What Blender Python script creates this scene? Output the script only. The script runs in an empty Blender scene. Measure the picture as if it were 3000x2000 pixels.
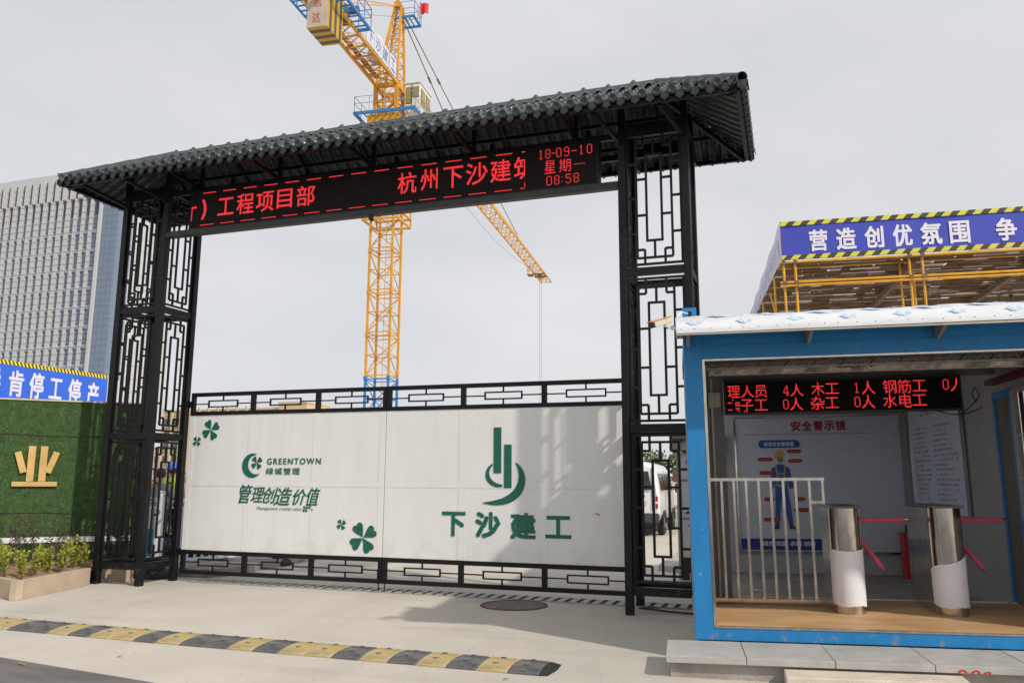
import bpy, bmesh, math, random
from mathutils import Vector, Matrix, Euler
R = math.radians
rnd = random.Random(7)
sc = bpy.context.scene
COL = sc.collection

# ------------------------------------------------------------------ camera, sky, sun, exposure
CAM = Vector((1.9165, -10.1064, 1.6)); YAW, PITCH, ROLL, FPX = 0.3279, 0.1681, 0.0052, 2377.3
def cam_axes():
    f0 = Vector((-math.sin(YAW), math.cos(YAW), 0)); r0 = Vector((math.cos(YAW), math.sin(YAW), 0)); u0 = Vector((0, 0, 1))
    f = f0*math.cos(PITCH)+u0*math.sin(PITCH); u = u0*math.cos(PITCH)-f0*math.sin(PITCH)
    r = r0*math.cos(ROLL)+u*math.sin(ROLL); u2 = u*math.cos(ROLL)-r0*math.sin(ROLL)
    return r, u2, f
cd = bpy.data.cameras.new('camera'); co = bpy.data.objects.new('camera', cd); COL.objects.link(co)
r_, u_, f_ = cam_axes()
co.matrix_world = Matrix(((r_.x, u_.x, -f_.x, CAM.x), (r_.y, u_.y, -f_.y, CAM.y), (r_.z, u_.z, -f_.z, CAM.z), (0, 0, 0, 1)))
cd.sensor_width = 36; cd.lens = 36*FPX/3000; cd.clip_end = 3000; cd.clip_start = 0.05
sc.camera = co

SUNV = Vector((0.712, -0.325, 0.622)).normalized()
elev = math.asin(SUNV.z); az_cw = math.atan2(SUNV.x, SUNV.y)
w = bpy.data.worlds.new('World'); sc.world = w; w.use_nodes = True
nt = w.node_tree; nt.nodes.clear()
def wn(t, **k):
    n = nt.nodes.new(t)
    for a, b in k.items(): setattr(n, a, b)
    return n
sky = wn('ShaderNodeTexSky'); sky.sky_type = 'NISHITA'; sky.sun_disc = False
sky.sun_elevation = elev; sky.sun_rotation = az_cw; sky.dust_density = 3.0
bg1 = wn('ShaderNodeBackground'); bg1.inputs['Strength'].default_value = 0.10
nt.links.new(sky.outputs[0], bg1.inputs['Color'])
# high overcast veil of cloud over that sky
tc = wn('ShaderNodeTexCoord'); mp = wn('ShaderNodeMapping'); mp.inputs['Scale'].default_value = (1, 1, 2.6)
nz = wn('ShaderNodeTexNoise'); nz.inputs['Scale'].default_value = 1.9; nz.inputs['Detail'].default_value = 6; nz.inputs['Roughness'].default_value = 0.55
cr = wn('ShaderNodeValToRGB')
cr.color_ramp.elements[0].position = 0.3; cr.color_ramp.elements[0].color = (0.66, 0.675, 0.705, 1)
cr.color_ramp.elements[1].position = 0.72; cr.color_ramp.elements[1].color = (0.80, 0.80, 0.815, 1)
nt.links.new(tc.outputs['Generated'], mp.inputs['Vector']); nt.links.new(mp.outputs[0], nz.inputs['Vector']); nt.links.new(nz.outputs['Fac'], cr.inputs['Fac'])
bg2 = wn('ShaderNodeBackground'); bg2.inputs['Strength'].default_value = 0.95
nt.links.new(cr.outputs[0], bg2.inputs['Color'])
mx = wn('ShaderNodeMixShader'); mx.inputs[0].default_value = 0.93
out = wn('ShaderNodeOutputWorld')
nt.links.new(bg1.outputs[0], mx.inputs[1]); nt.links.new(bg2.outputs[0], mx.inputs[2]); nt.links.new(mx.outputs[0], out.inputs['Surface'])

sl = bpy.data.lights.new('sun', 'SUN'); so = bpy.data.objects.new('sun', sl); COL.objects.link(so)
sl.energy = 2.8; sl.angle = R(1.4); sl.color = (1.0, 0.945, 0.87)
so.rotation_euler = (-SUNV).to_track_quat('-Z', 'Y').to_euler()
so.location = (20, -10, 30)
sc.view_settings.view_transform = 'Standard'; sc.view_settings.look = 'None'
sc.view_settings.exposure = 0.11; sc.view_settings.gamma = 1.0; sc.view_settings.use_curve_mapping = False
sc.cycles.max_bounces = 8

# ------------------------------------------------------------------ materials
MATS = {}
def mat(name, col=(0.5, 0.5, 0.5), rough=0.6, metal=0.0, var=0.12, scale=6.0, bump=0.0, bscale=40.0, spec=0.5, emit=None, estr=1.0,
        col2=None, stretch=None, coat=0.0, detail=5.0, thresh=None):
    """procedural material: base colour broken up by noise, optional second colour, fine relief"""
    if name in MATS: return MATS[name]
    m = bpy.data.materials.new(name); m.use_nodes = True; t = m.node_tree; N = t.nodes; L = t.links
    b = N['Principled BSDF']
    b.inputs['Roughness'].default_value = rough; b.inputs['Metallic'].default_value = metal
    b.inputs['Specular IOR Level'].default_value = spec; b.inputs['Coat Weight'].default_value = coat
    c = N.new('ShaderNodeTexCoord'); g = N.new('ShaderNodeMapping')
    if stretch: g.inputs['Scale'].default_value = stretch
    L.new(c.outputs['Object'], g.inputs['Vector'])
    n = N.new('ShaderNodeTexNoise'); n.inputs['Scale'].default_value = scale; n.inputs['Detail'].default_value = detail
    L.new(g.outputs[0], n.inputs['Vector'])
    rp = N.new('ShaderNodeValToRGB'); e = rp.color_ramp.elements
    lo, hi = (thresh or (0.32, 0.68))
    e[0].position = lo; e[1].position = hi
    if col2: e[0].color = (*col2, 1); e[1].color = (*col, 1)
    else:
        e[0].color = (*[max(0, x*(1-var)) for x in col], 1); e[1].color = (*[min(1, x*(1+var)) for x in col], 1)
    L.new(n.outputs['Fac'], rp.inputs['Fac']); L.new(rp.outputs[0], b.inputs['Base Color'])
    if bump:
        n2 = N.new('ShaderNodeTexNoise'); n2.inputs['Scale'].default_value = bscale; n2.inputs['Detail'].default_value = 4
        L.new(g.outputs[0], n2.inputs['Vector'])
        bp = N.new('ShaderNodeBump'); bp.inputs['Strength'].default_value = bump; bp.inputs['Distance'].default_value = 0.02
        L.new(n2.outputs['Fac'], bp.inputs['Height']); L.new(bp.outputs[0], b.inputs['Normal'])
    if emit:
        b.inputs['Emission Color'].default_value = (*emit, 1); b.inputs['Emission Strength'].default_value = estr
    MATS[name] = m; return m
def led_mat(name, pitch):
    m = bpy.data.materials.new(name); m.use_nodes = True; t = m.node_tree; N = t.nodes; L = t.links; b = N['Principled BSDF']
    b.inputs['Base Color'].default_value = (0.05, 0.004, 0.004, 1); b.inputs['Roughness'].default_value = 0.6
    c = N.new('ShaderNodeTexCoord'); sp = N.new('ShaderNodeSeparateXYZ'); L.new(c.outputs['Object'], sp.inputs[0])
    def dist(sock):
        a = N.new('ShaderNodeMath'); a.operation = 'DIVIDE'; a.inputs[1].default_value = pitch; L.new(sock, a.inputs[0])
        f = N.new('ShaderNodeMath'); f.operation = 'FRACT'; L.new(a.outputs[0], f.inputs[0])
        s = N.new('ShaderNodeMath'); s.operation = 'SUBTRACT'; s.inputs[1].default_value = 0.5; L.new(f.outputs[0], s.inputs[0])
        q = N.new('ShaderNodeMath'); q.operation = 'MULTIPLY'; L.new(s.outputs[0], q.inputs[0]); L.new(s.outputs[0], q.inputs[1]); return q
    a, d = dist(sp.outputs['X']), dist(sp.outputs['Z'])
    s = N.new('ShaderNodeMath'); s.operation = 'ADD'; L.new(a.outputs[0], s.inputs[0]); L.new(d.outputs[0], s.inputs[1])
    l = N.new('ShaderNodeMath'); l.operation = 'LESS_THAN'; l.inputs[1].default_value = 0.17; L.new(s.outputs[0], l.inputs[0])
    k = N.new('ShaderNodeMath'); k.operation = 'MULTIPLY_ADD'; k.inputs[1].default_value = 1.25; k.inputs[2].default_value = 0.12; L.new(l.outputs[0], k.inputs[0])
    b.inputs['Emission Color'].default_value = (1.0, 0.035, 0.045, 1); L.new(k.outputs[0], b.inputs['Emission Strength'])
    MATS[name] = m; return m
def stripe_mat(name, a, b_, period, dirv, rough=0.6):
    m = bpy.data.materials.new(name); m.use_nodes = True; t = m.node_tree; N = t.nodes; L = t.links; b = N['Principled BSDF']
    b.inputs['Roughness'].default_value = rough
    c = N.new('ShaderNodeTexCoord'); d = N.new('ShaderNodeVectorMath'); d.operation = 'DOT_PRODUCT'; d.inputs[1].default_value = dirv
    L.new(c.outputs['Object'], d.inputs[0])
    v = N.new('ShaderNodeMath'); v.operation = 'DIVIDE'; v.inputs[1].default_value = period; L.new(d.outputs['Value'], v.inputs[0])
    f = N.new('ShaderNodeMath'); f.operation = 'FRACT'; L.new(v.outputs[0], f.inputs[0])
    g = N.new('ShaderNodeMath'); g.operation = 'GREATER_THAN'; g.inputs[1].default_value = 0.5; L.new(f.outputs[0], g.inputs[0])
    x = N.new('ShaderNodeMixRGB'); x.inputs[1].default_value = (*a, 1); x.inputs[2].default_value = (*b_, 1)
    L.new(g.outputs[0], x.inputs[0]); L.new(x.outputs[0], b.inputs['Base Color'])
    MATS[name] = m; return m

BLACK = mat('black_steel_paint', (0.005, 0.0052, 0.0058), 0.46, spec=0.32, var=0.5, scale=3, bump=0.05, bscale=12)
BLACK2 = mat('black_gate_paint', (0.005, 0.005, 0.0055), 0.5, spec=0.3, var=0.4, scale=4)
TILE = mat('dark_roof_tile', (0.036, 0.046, 0.047), 0.44, var=0.35, scale=2.5, bump=0.08, bscale=25, coat=0.12)
LEDBLACK = mat('led_panel_black', (0.014, 0.009, 0.009), 0.7, var=0.15, spec=0.2)
LED = led_mat('led_red', 0.0195); LED2 = led_mat('led_red_small', 0.0175)
CONC = mat('concrete_paving', (0.60, 0.55, 0.47), 0.88, col2=(0.50, 0.46, 0.40), scale=0.9, bump=0.35, bscale=60, detail=9, stretch=(1, 0.45, 1), thresh=(0.3, 0.7))
def weathered_concrete(m):
    t = m.node_tree; N = t.nodes; L = t.links; b = N['Principled BSDF']; src = b.inputs['Base Color'].links[0].from_socket
    c = N.new('ShaderNodeTexCoord')
    def layer(scale, stretch, lo, hi, colr, fac, detail=6, rot=0):
        nonlocal src
        g = N.new('ShaderNodeMapping'); g.inputs['Scale'].default_value = stretch; g.inputs['Rotation'].default_value = (0, 0, rot); L.new(c.outputs['Object'], g.inputs['Vector'])
        n = N.new('ShaderNodeTexNoise'); n.inputs['Scale'].default_value = scale; n.inputs['Detail'].default_value = detail; n.inputs['Roughness'].default_value = .62; L.new(g.outputs[0], n.inputs['Vector'])
        r = N.new('ShaderNodeMapRange'); r.inputs['From Min'].default_value = lo; r.inputs['From Max'].default_value = hi; r.inputs['To Max'].default_value = fac; L.new(n.outputs['Fac'], r.inputs['Value'])
        x = N.new('ShaderNodeMixRGB'); x.inputs[2].default_value = (*colr, 1); L.new(r.outputs[0], x.inputs[0]); L.new(src, x.inputs[1]); src = x.outputs[0]
    layer(.35, (1, .5, 1), .48, .72, (.36, .335, .30), .55)                      # broad damp and dirty patches
    layer(.9, (.35, 2.6, 1), .52, .75, (.33, .31, .285), .5, rot=.25)            # wheel drag streaks
    layer(2.6, (1, 1, 1), .60, .75, (.62, .57, .49), .5)                         # pale dried dust
    layer(55, (1, 1, 1), .60, .78, (.30, .28, .25), .45, 3)                      # aggregate speckle
    layer(7, (1, 1, 1), .66, .74, (.26, .245, .22), .5, 9)                       # small stains
    L.new(src, b.inputs['Base Color'])
weathered_concrete(CONC)
CONC2 = mat('concrete_rough', (0.42, 0.39, 0.35), 0.9, col2=(0.27, 0.25, 0.23), scale=3.5, bump=0.5, bscale=35, detail=8)
ASPH = mat('asphalt', (0.205, 0.185, 0.185), 0.85, col2=(0.135, 0.12, 0.122), scale=3, bump=0.6, bscale=160, detail=8, stretch=(0.5, 2, 1))
WHITEP = mat('gate_white_panel', (0.79, 0.79, 0.765), 0.45, var=0.02, scale=1.4, bump=0.02, bscale=3, stretch=(3, 1, 0.6))
GREENP = mat('green_logo_vinyl', (0.004, 0.115, 0.072), 0.45, var=0.12)
def wear(m, colr, scale=9, lo=.66, hi=.70, fac=.8, zfade=None, stretch=(1, 1, 1)):
    t = m.node_tree; N = t.nodes; L = t.links; b = N['Principled BSDF']; src = b.inputs['Base Color'].links[0].from_socket
    c = N.new('ShaderNodeTexCoord'); g = N.new('ShaderNodeMapping'); g.inputs['Scale'].default_value = stretch; L.new(c.outputs['Object'], g.inputs['Vector'])
    n = N.new('ShaderNodeTexNoise'); n.inputs['Scale'].default_value = scale; n.inputs['Detail'].default_value = 8; L.new(g.outputs[0], n.inputs['Vector'])
    r = N.new('ShaderNodeMapRange'); r.inputs['From Min'].default_value = lo; r.inputs['From Max'].default_value = hi; r.inputs['To Max'].default_value = fac; L.new(n.outputs['Fac'], r.inputs['Value']); f = r.outputs[0]
    if zfade:
        sp = N.new('ShaderNodeSeparateXYZ'); L.new(c.outputs['Object'], sp.inputs[0]); z = N.new('ShaderNodeMapRange'); z.inputs['From Min'].default_value = zfade[0]; z.inputs['From Max'].default_value = zfade[1]; z.inputs['To Min'].default_value = 1; z.inputs['To Max'].default_value = 0; L.new(sp.outputs['Z'], z.inputs['Value'])
        q = N.new('ShaderNodeMath'); q.operation = 'MULTIPLY'; L.new(f, q.inputs[0]); L.new(z.outputs[0], q.inputs[1]); f = q.outputs[0]
    x = N.new('ShaderNodeMixRGB'); x.inputs[2].default_value = (*colr, 1); L.new(f, x.inputs[0]); L.new(src, x.inputs[1]); L.new(x.outputs[0], b.inputs['Base Color'])
BLUEP = mat('blue_container_paint', (0.008, 0.185, 0.46), 0.42, col2=(0.012, 0.215, 0.50), scale=2.5, bump=0.06, bscale=9)
WHITE = mat('white_paint', (0.78, 0.78, 0.77), 0.45, var=0.04)
FILM = mat('white_filmed_steel', (0.69, 0.70, 0.715), 0.35, var=0.05, bump=0.35, bscale=7, stretch=(.7, 1, 2.5))
FILMBLUE = mat('film_print_blue', (0.42, 0.58, 0.80), 0.4, var=0.1)
CHROME = mat('stainless_steel', (0.55, 0.51, 0.45), 0.14, metal=1.0, var=0.12, scale=5, bump=0.12, bscale=4, stretch=(6, 6, 0.4))
CHROMEH = mat('polished_steel_band', (0.52, 0.43, 0.34), 0.42, metal=0.7, var=0.15, scale=2, bump=0.10, bscale=1.6)
DULL = mat('dull_truss_steel', (0.16, 0.15, 0.14), 0.4, metal=0.6, var=0.2)
PLY = mat('ply_floor', (0.62, 0.39, 0.19), 0.55, col2=(0.44, 0.25, 0.11), scale=2.2, stretch=(0.6, 2.4, 1), bump=0.08, detail=8)
PAPER = mat('white_protective_paper', (0.74, 0.73, 0.76), 0.6, var=0.03, bump=0.15, bscale=5)
PINK = mat('pink_foam_sleeve', (0.66, 0.10, 0.19), 0.7, var=0.15, bump=0.1)
RED = mat('red_paint', (0.50, 0.02, 0.02), 0.45, var=0.15)
REDTXT = mat('red_print', (0.42, 0.02, 0.03), 0.6, var=0.1)
NAVY = mat('navy_print', (0.02, 0.04, 0.28), 0.55, var=0.1)
GREYTXT = mat('grey_print', (0.24, 0.24, 0.28), 0.7, var=0.1)
POSTER = mat('poster_paper', (0.62, 0.66, 0.76), 0.32, var=0.03)
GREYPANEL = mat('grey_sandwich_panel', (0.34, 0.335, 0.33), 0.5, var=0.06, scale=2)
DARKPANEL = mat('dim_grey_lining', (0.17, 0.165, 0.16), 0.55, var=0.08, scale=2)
RUBY = mat('yellow_rubber', (0.52, 0.39, 0.14), 0.8, col2=(0.36, 0.30, 0.17), scale=5, bump=0.3, bscale=30)
RUBK = mat('black_rubber', (0.080, 0.080, 0.086), 0.7, col2=(0.15, 0.145, 0.14), scale=6, bump=0.3, bscale=30, thresh=(0.35, 0.6))
RUBDARK = mat('dark_rubber', (0.018, 0.018, 0.018), 0.75, var=0.3)
STONE = mat('planter_stone', (0.47, 0.37, 0.27), 0.85, var=0.13, scale=3, bump=0.25, bscale=30)
SLAB = mat('granite_slab', (0.42, 0.405, 0.38), 0.8, var=0.10, scale=5, bump=0.25, bscale=70, detail=9)
STEPST = mat('pale_kerb_stone', (0.60, 0.52, 0.42), 0.8, var=0.12, scale=4, bump=0.3, bscale=50)
SOIL = mat('soil', (0.30, 0.20, 0.115), 0.95, var=0.35, scale=14, bump=1.0, bscale=25)
TURF = mat('artificial_turf', (0.060, 0.120, 0.028), 0.85, col2=(0.022, 0.060, 0.014), scale=10, bump=1.0, bscale=90, detail=9)
BLADE = mat('turf_blades', (0.115, 0.195, 0.048), 0.42, col2=(0.055, 0.115, 0.026), scale=5, detail=8)
GOLD = mat('gold_letter', (0.72, 0.47, 0.17), 0.34, metal=0.4, var=0.18, scale=2)
BANBLUE = mat('banner_blue', (0.035, 0.145, 0.74), 0.6, var=0.06, scale=1.5, bump=0.15, bscale=1.5)
BANBLUE2 = mat('banner_blue_faded', (0.045, 0.065, 0.45), 0.6, var=0.06, scale=1.0, bump=0.2, bscale=1.2)
BANWHITE = mat('banner_white_print', (0.76, 0.74, 0.82), 0.6, var=0.03)
MESHW = mat('pale_banner_cloth', (0.62, 0.62, 0.76), 0.7, var=0.07, scale=1.2)
YPIPE = mat('yellow_scaffold_pipe', (0.72, 0.36, 0.02), 0.4, var=0.15, scale=3)
MATW = mat('bamboo_mat', (0.34, 0.235, 0.15), 0.9, col2=(0.16, 0.10, 0.065), scale=4, stretch=(3, 0.6, 1), detail=8)
MATP = mat('pale_plank', (0.80, 0.76, 0.70), 0.85, col2=(0.55, 0.48, 0.40), scale=5, detail=8)
def translucent(m, colr, fac):
    t = m.node_tree; N = t.nodes; L = t.links; b = N['Principled BSDF']; o = N['Material Output']
    tr = N.new('ShaderNodeBsdfTranslucent'); tr.inputs['Color'].default_value = (*colr, 1); x = N.new('ShaderNodeMixShader'); x.inputs[0].default_value = fac
    L.new(b.outputs[0], x.inputs[1]); L.new(tr.outputs[0], x.inputs[2]); L.new(x.outputs[0], o.inputs['Surface'])
translucent(MATP, (.62, .58, .56), .6); translucent(MATW, (.22, .13, .08), .35)
TIMBER = mat('old_timber', (0.20, 0.125, 0.075), 0.9, var=0.4, scale=5, stretch=(0.4, 3, 1))
CRANEY = mat('crane_yellow', (0.73, 0.37, 0.025), 0.45, col2=(0.60, 0.27, 0.02), scale=0.8)
CRANEB = mat('crane_blue', (0.03, 0.19, 0.50), 0.45, var=0.12)
CABW = mat('crane_cab_cream', (0.70, 0.69, 0.60), 0.5, var=0.06)
CABG = mat('amber_cab_glass', (0.30, 0.24, 0.06), 0.15, var=0.1)
CW = mat('concrete_weight', (0.50, 0.44, 0.36), 0.85, var=0.12, scale=1.2)
CWSTR = stripe_mat('weight_stripes', (0.55, 0.34, 0.03), (0.11, 0.085, 0.05), 0.62, (0, 1, 0))
HAZ = stripe_mat('hazard_stripes', (0.83, 0.76, 0.05), (0.06, 0.045, 0.035), 0.135, (1, 0, 0.62))
HAZL = stripe_mat('hazard_stripes_left', (0.86, 0.74, 0.04), (0.09, 0.04, 0.02), 0.095, (0, 1, 0.55))
HAZR = stripe_mat('hazard_stripes_right', (0.66, 0.62, 0.06), (0.055, 0.05, 0.04), 0.40, (1, 0, -0.9))
OFFST = mat('office_stone', (0.50, 0.505, 0.50), 0.7, var=0.05, scale=0.15)
OFFGL = mat('office_glass', (0.155, 0.20, 0.275), 0.22, var=0.3, scale=0.08, spec=0.7)
OFFSP = mat('office_spandrel', (0.27, 0.33, 0.39), 0.22, var=0.1, scale=0.1)
OFFLV = mat('office_louvre', (0.10, 0.095, 0.14), 0.6, var=0.2)
CREAM = mat('cream_render', (0.62, 0.47, 0.28), 0.8, var=0.06, scale=0.15)
CREAM2 = mat('cream_trim', (0.60, 0.50, 0.36), 0.8, var=0.06, scale=0.15)
BWIN = mat('dark_window', (0.10, 0.12, 0.15), 0.15, var=0.2)
GREYB = mat('grey_band', (0.30, 0.27, 0.24), 0.7, var=0.1)
VANW = mat('van_white', (0.76, 0.75, 0.73), 0.28, var=0.03, scale=1.0, coat=0.5)
VGLASS = mat('van_glass', (0.055, 0.025, 0.02), 0.08, var=0.2)
CARBLK = mat('car_black', (0.012, 0.012, 0.014), 0.18, var=0.2, coat=0.6)
TYRE = mat('tyre', (0.02, 0.02, 0.02), 0.85, var=0.2)
SKIN = mat('skin', (0.42, 0.26, 0.18), 0.55, var=0.08)
HAIR = mat('brown_hair', (0.050, 0.024, 0.016), 0.55, var=0.4, scale=30)
VEST = mat('hi_vis_vest', (0.55, 0.85, 0.05), 0.6, var=0.08, bump=0.2, bscale=8)
VESTT = mat('reflective_tape', (0.60, 0.62, 0.60), 0.4, var=0.05)
HELM = mat('blue_hard_hat', (0.04, 0.14, 0.62), 0.3, var=0.05)
SHIRT = mat('grey_shirt', (0.33, 0.33, 0.36), 0.85, var=0.1)
TROU = mat('dark_trousers', (0.03, 0.035, 0.05), 0.9, var=0.2)
BARRW = mat('barrier_white', (0.74, 0.76, 0.82), 0.35, var=0.04)
BARRB = mat('barrier_blue', (0.02, 0.20, 0.55), 0.35, var=0.08)
LEAFY = mat('yellow_green_leaf', (0.43, 0.42, 0.06), 0.5, col2=(0.19, 0.24, 0.03), scale=7)
LEAFR = mat('dark_red_leaf', (0.075, 0.030, 0.030), 0.55, col2=(0.035, 0.030, 0.02), scale=9)
LEAFG = mat('tree_leaf', (0.10, 0.155, 0.045), 0.6, col2=(0.045, 0.085, 0.022), scale=1.2)
BARK = mat('bark', (0.14, 0.10, 0.07), 0.9, var=0.3, scale=10)
IRON = mat('cast_iron', (0.20, 0.185, 0.165), 0.65, var=0.2, scale=12, bump=0.7, bscale=70)
RUST = mat('rust_ring', (0.13, 0.065, 0.04), 0.85, var=0.3, scale=12)
HOLE = mat('dark_void', (0.012, 0.011, 0.010), 0.9, var=0.2)
GRATE = mat('grate_composite', (0.33, 0.335, 0.30), 0.7, var=0.1, scale=8)
BEIGE = mat('beige_plastic', (0.46, 0.42, 0.36), 0.5, var=0.05)
CAMBODY = mat('cream_camera_shell', (0.62, 0.55, 0.42), 0.4, var=0.05)
CAMORG = mat('orange_camera_hood', (0.66, 0.27, 0.05), 0.4, var=0.25, scale=12)
DGREY = mat('dark_grey_plastic', (0.03, 0.03, 0.032), 0.5, var=0.2)
FLY = mat('dragonfly_orange', (0.42, 0.18, 0.03), 0.5, var=0.1)
WING = mat('wing', (0.55, 0.50, 0.42), 0.3, var=0.1)
CABLE = mat('cable_black', (0.015, 0.012, 0.012), 0.5, var=0.1)
CLAY = mat('sentry_tile', (0.20, 0.19, 0.195), 0.6, var=0.3, scale=8)
YELTXT = mat('yellow_figure', (0.60, 0.48, 0.06), 0.6, var=0.1)
BLUEFIG = mat('blue_figure', (0.05, 0.13, 0.42), 0.6, var=0.15, scale=4)
BLUEPILL = mat('blue_pill_print', (0.01, 0.10, 0.36), 0.5, var=0.1)
BROWNF = mat('brown_print', (0.12, 0.045, 0.03), 0.6, var=0.1)
DRYLEAF = mat('dry_leaf', (0.34, 0.20, 0.06), 0.7, var=0.2)

wear(WHITEP, (.45, .40, .32), 5, .45, .75, .38, (.45, .9)); wear(WHITEP, (.66, .64, .58), 2.2, .5, .8, .22, stretch=(5, 1, .35))
wear(BLACK, (.09, .075, .06), 14, .58, .72, .55, (.05, .75))
wear(RUBY, (.40, .37, .33), 6, .50, .72, .65); wear(RUBK, (.34, .32, .30), 5, .50, .75, .6); wear(CHROME, (.34, .30, .25), 3.5, .42, .7, .6, stretch=(3, 3, 2)); wear(PLY, (.30, .17, .08), 1.7, .55, .75, .6); wear(TURF, (.09, .11, .04), 1.3, .5, .75, .4); wear(BLADE, (.15, .17, .06), 1.5, .5, .72, .5)
wear(TILE, (.12, .125, .12), 3, .5, .8, .5)
wear(SLAB, (.27, .25, .23), 2.4, .48, .75, .6); wear(CONC2, (.20, .18, .16), 1.8, .45, .7, .6)
wear(BLUEP, (.30, .42, .52), 22, .69, .72, .7); wear(BLUEP, (.02, .10, .22), 1.6, .5, .8, .45, stretch=(4, 4, .5)); wear(BLUEP, (.28, .24, .19), 11, .58, .68, .6, (.0, .25))

# ------------------------------------------------------------------ mesh helpers
class MB:
    def __init__(s): s.v = []; s.f = []; s.mi = []; s.cur = 0
    def add(s, vs, fs):
        o = len(s.v); s.v += [tuple(v) for v in vs]; s.f += [tuple(i+o for i in f) for f in fs]; s.mi += [s.cur]*len(fs); return s
    def box(s, x0, x1, y0, y1, z0, z1):
        v = [(x0, y0, z0), (x1, y0, z0), (x1, y1, z0), (x0, y1, z0), (x0, y0, z1), (x1, y0, z1), (x1, y1, z1), (x0, y1, z1)]
        return s.add(v, [(3, 2, 1, 0), (4, 5, 6, 7), (0, 1, 5, 4), (1, 2, 6, 5), (2, 3, 7, 6), (3, 0, 4, 7)])
    def bar(s, p, q, w=0.05, h=None, up=(0, 0, 1)):
        p, q = Vector(p), Vector(q); h = h or w; d = (q-p).normalized(); u = Vector(up)
        if abs(d.dot(u)) > 0.98: u = Vector((0, 1, 0))
        a = d.cross(u).normalized()*w/2; b = a.cross(d).normalized()*h/2
        v = [p-a-b, p+a-b, p+a+b, p-a+b, q-a-b, q+a-b, q+a+b, q-a+b]
        return s.add(v, [(0, 1, 2, 3), (7, 6, 5, 4), (0, 4, 5, 1), (1, 5, 6, 2), (2, 6, 7, 3), (3, 7, 4, 0)])
    def tube(s, p, q, r=0.03, n=8, r2=None, cap=True):
        p, q = Vector(p), Vector(q); d = (q-p).normalized(); u = Vector((0, 0, 1)) if abs(d.z) < 0.9 else Vector((1, 0, 0))
        a = d.cross(u).normalized(); b = d.cross(a); r2 = r if r2 is None else r2
        v = []
        for c, rr in ((p, r), (q, r2)):
            for i in range(n):
                t = 2*math.pi*i/n; v.append(c+a*math.cos(t)*rr+b*math.sin(t)*rr)
        f = [(i, (i+1) % n, n+(i+1) % n, n+i) for i in range(n)]
        if cap: f += [tuple(range(n-1, -1, -1)), tuple(range(n, 2*n))]
        return s.add(v, f)
    def path(s, pts, r=0.01, n=6):
        for a, b in zip(pts, pts[1:]): s.tube(a, b, r, n)
        return s
    def poly(s, pts, dirv):
        """extrude a planar outline along dirv"""
        n = len(pts); d = Vector(dirv); v = [Vector(p) for p in pts]; v2 = [p+d for p in v]
        return s.add(v+v2, [tuple(range(n)), tuple(range(2*n-1, n-1, -1))]+[((i+1) % n, i, n+i, n+(i+1) % n) for i in range(n)])
    def lathe(s, prof, c=(0, 0, 0), n=24, a0=0, a1=2*math.pi):
        full = abs(a1-a0-2*math.pi) < 1e-6; k = n if full else n+1; v = []
        for r, z in prof:
            for i in range(k):
                t = a0+(a1-a0)*i/n; v.append((c[0]+r*math.cos(t), c[1]+r*math.sin(t), c[2]+z))
        f = []
        for j in range(len(prof)-1):
            for i in range(n):
                i2 = (i+1) % k; f.append((j*k+i, j*k+i2, (j+1)*k+i2, (j+1)*k+i))
        return s.add(v, f)
    def mesh(s, name):
        me = bpy.data.meshes.new(name); me.from_pydata(s.v, [], s.f); me.update()
        bm = bmesh.new(); bm.from_mesh(me); bmesh.ops.recalc_face_normals(bm, faces=bm.faces); bm.to_mesh(me); bm.free()
        return me

def link(name, me, m, parent=None, smooth=False, loc=None, rot=None, label=None, bevel=0):
    if m is not None and not me.materials:
        for k in (m if isinstance(m, (list, tuple)) else [m]): me.materials.append(k)
    if smooth:
        for p in me.polygons: p.use_smooth = True
    o = bpy.data.objects.new(name, me); COL.objects.link(o)
    if parent: o.parent = parent
    if loc is not None: o.location = loc
    if rot is not None: o.rotation_euler = rot
    if label: o['label'] = label
    if bevel:
        b = o.modifiers.new('bevel', 'BEVEL'); b.width = bevel; b.segments = 2; b.limit_method = 'ANGLE'; b.harden_normals = False
    return o
def part(name, mb, m, parent=None, **k):
    me = mb.mesh(name)
    if isinstance(m, (list, tuple)):
        for x in m: me.materials.append(x)
        me.polygons.foreach_set('material_index', mb.mi)
    return link(name, me, m, parent, **k)
def tag(o, label=None, cat=None, group=None, kind=None):
    if label: o['label'] = label
    if cat: o['category'] = cat
    if group: o['group'] = group
    if kind: o['kind'] = kind
    return o
def thing(name, label, cat, loc=(0, 0, 0), rz=0, group=None, M=None):
    o = bpy.data.objects.new(name, None); COL.objects.link(o); o.empty_display_size = 0.2
    if M is not None: o.matrix_world = M
    else: o.location = loc; o.rotation_euler = (0, 0, rz)
    return tag(o, label, cat, group)
def struct(name, mb, m, **k):
    o = part(name, mb, m, **k); o['kind'] = 'structure'; return o
def copy_tree(o, parent=None):
    c = o.copy(); COL.objects.link(c)
    if parent: c.parent = parent
    for ch in o.children: copy_tree(ch, c)
    return c

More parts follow.
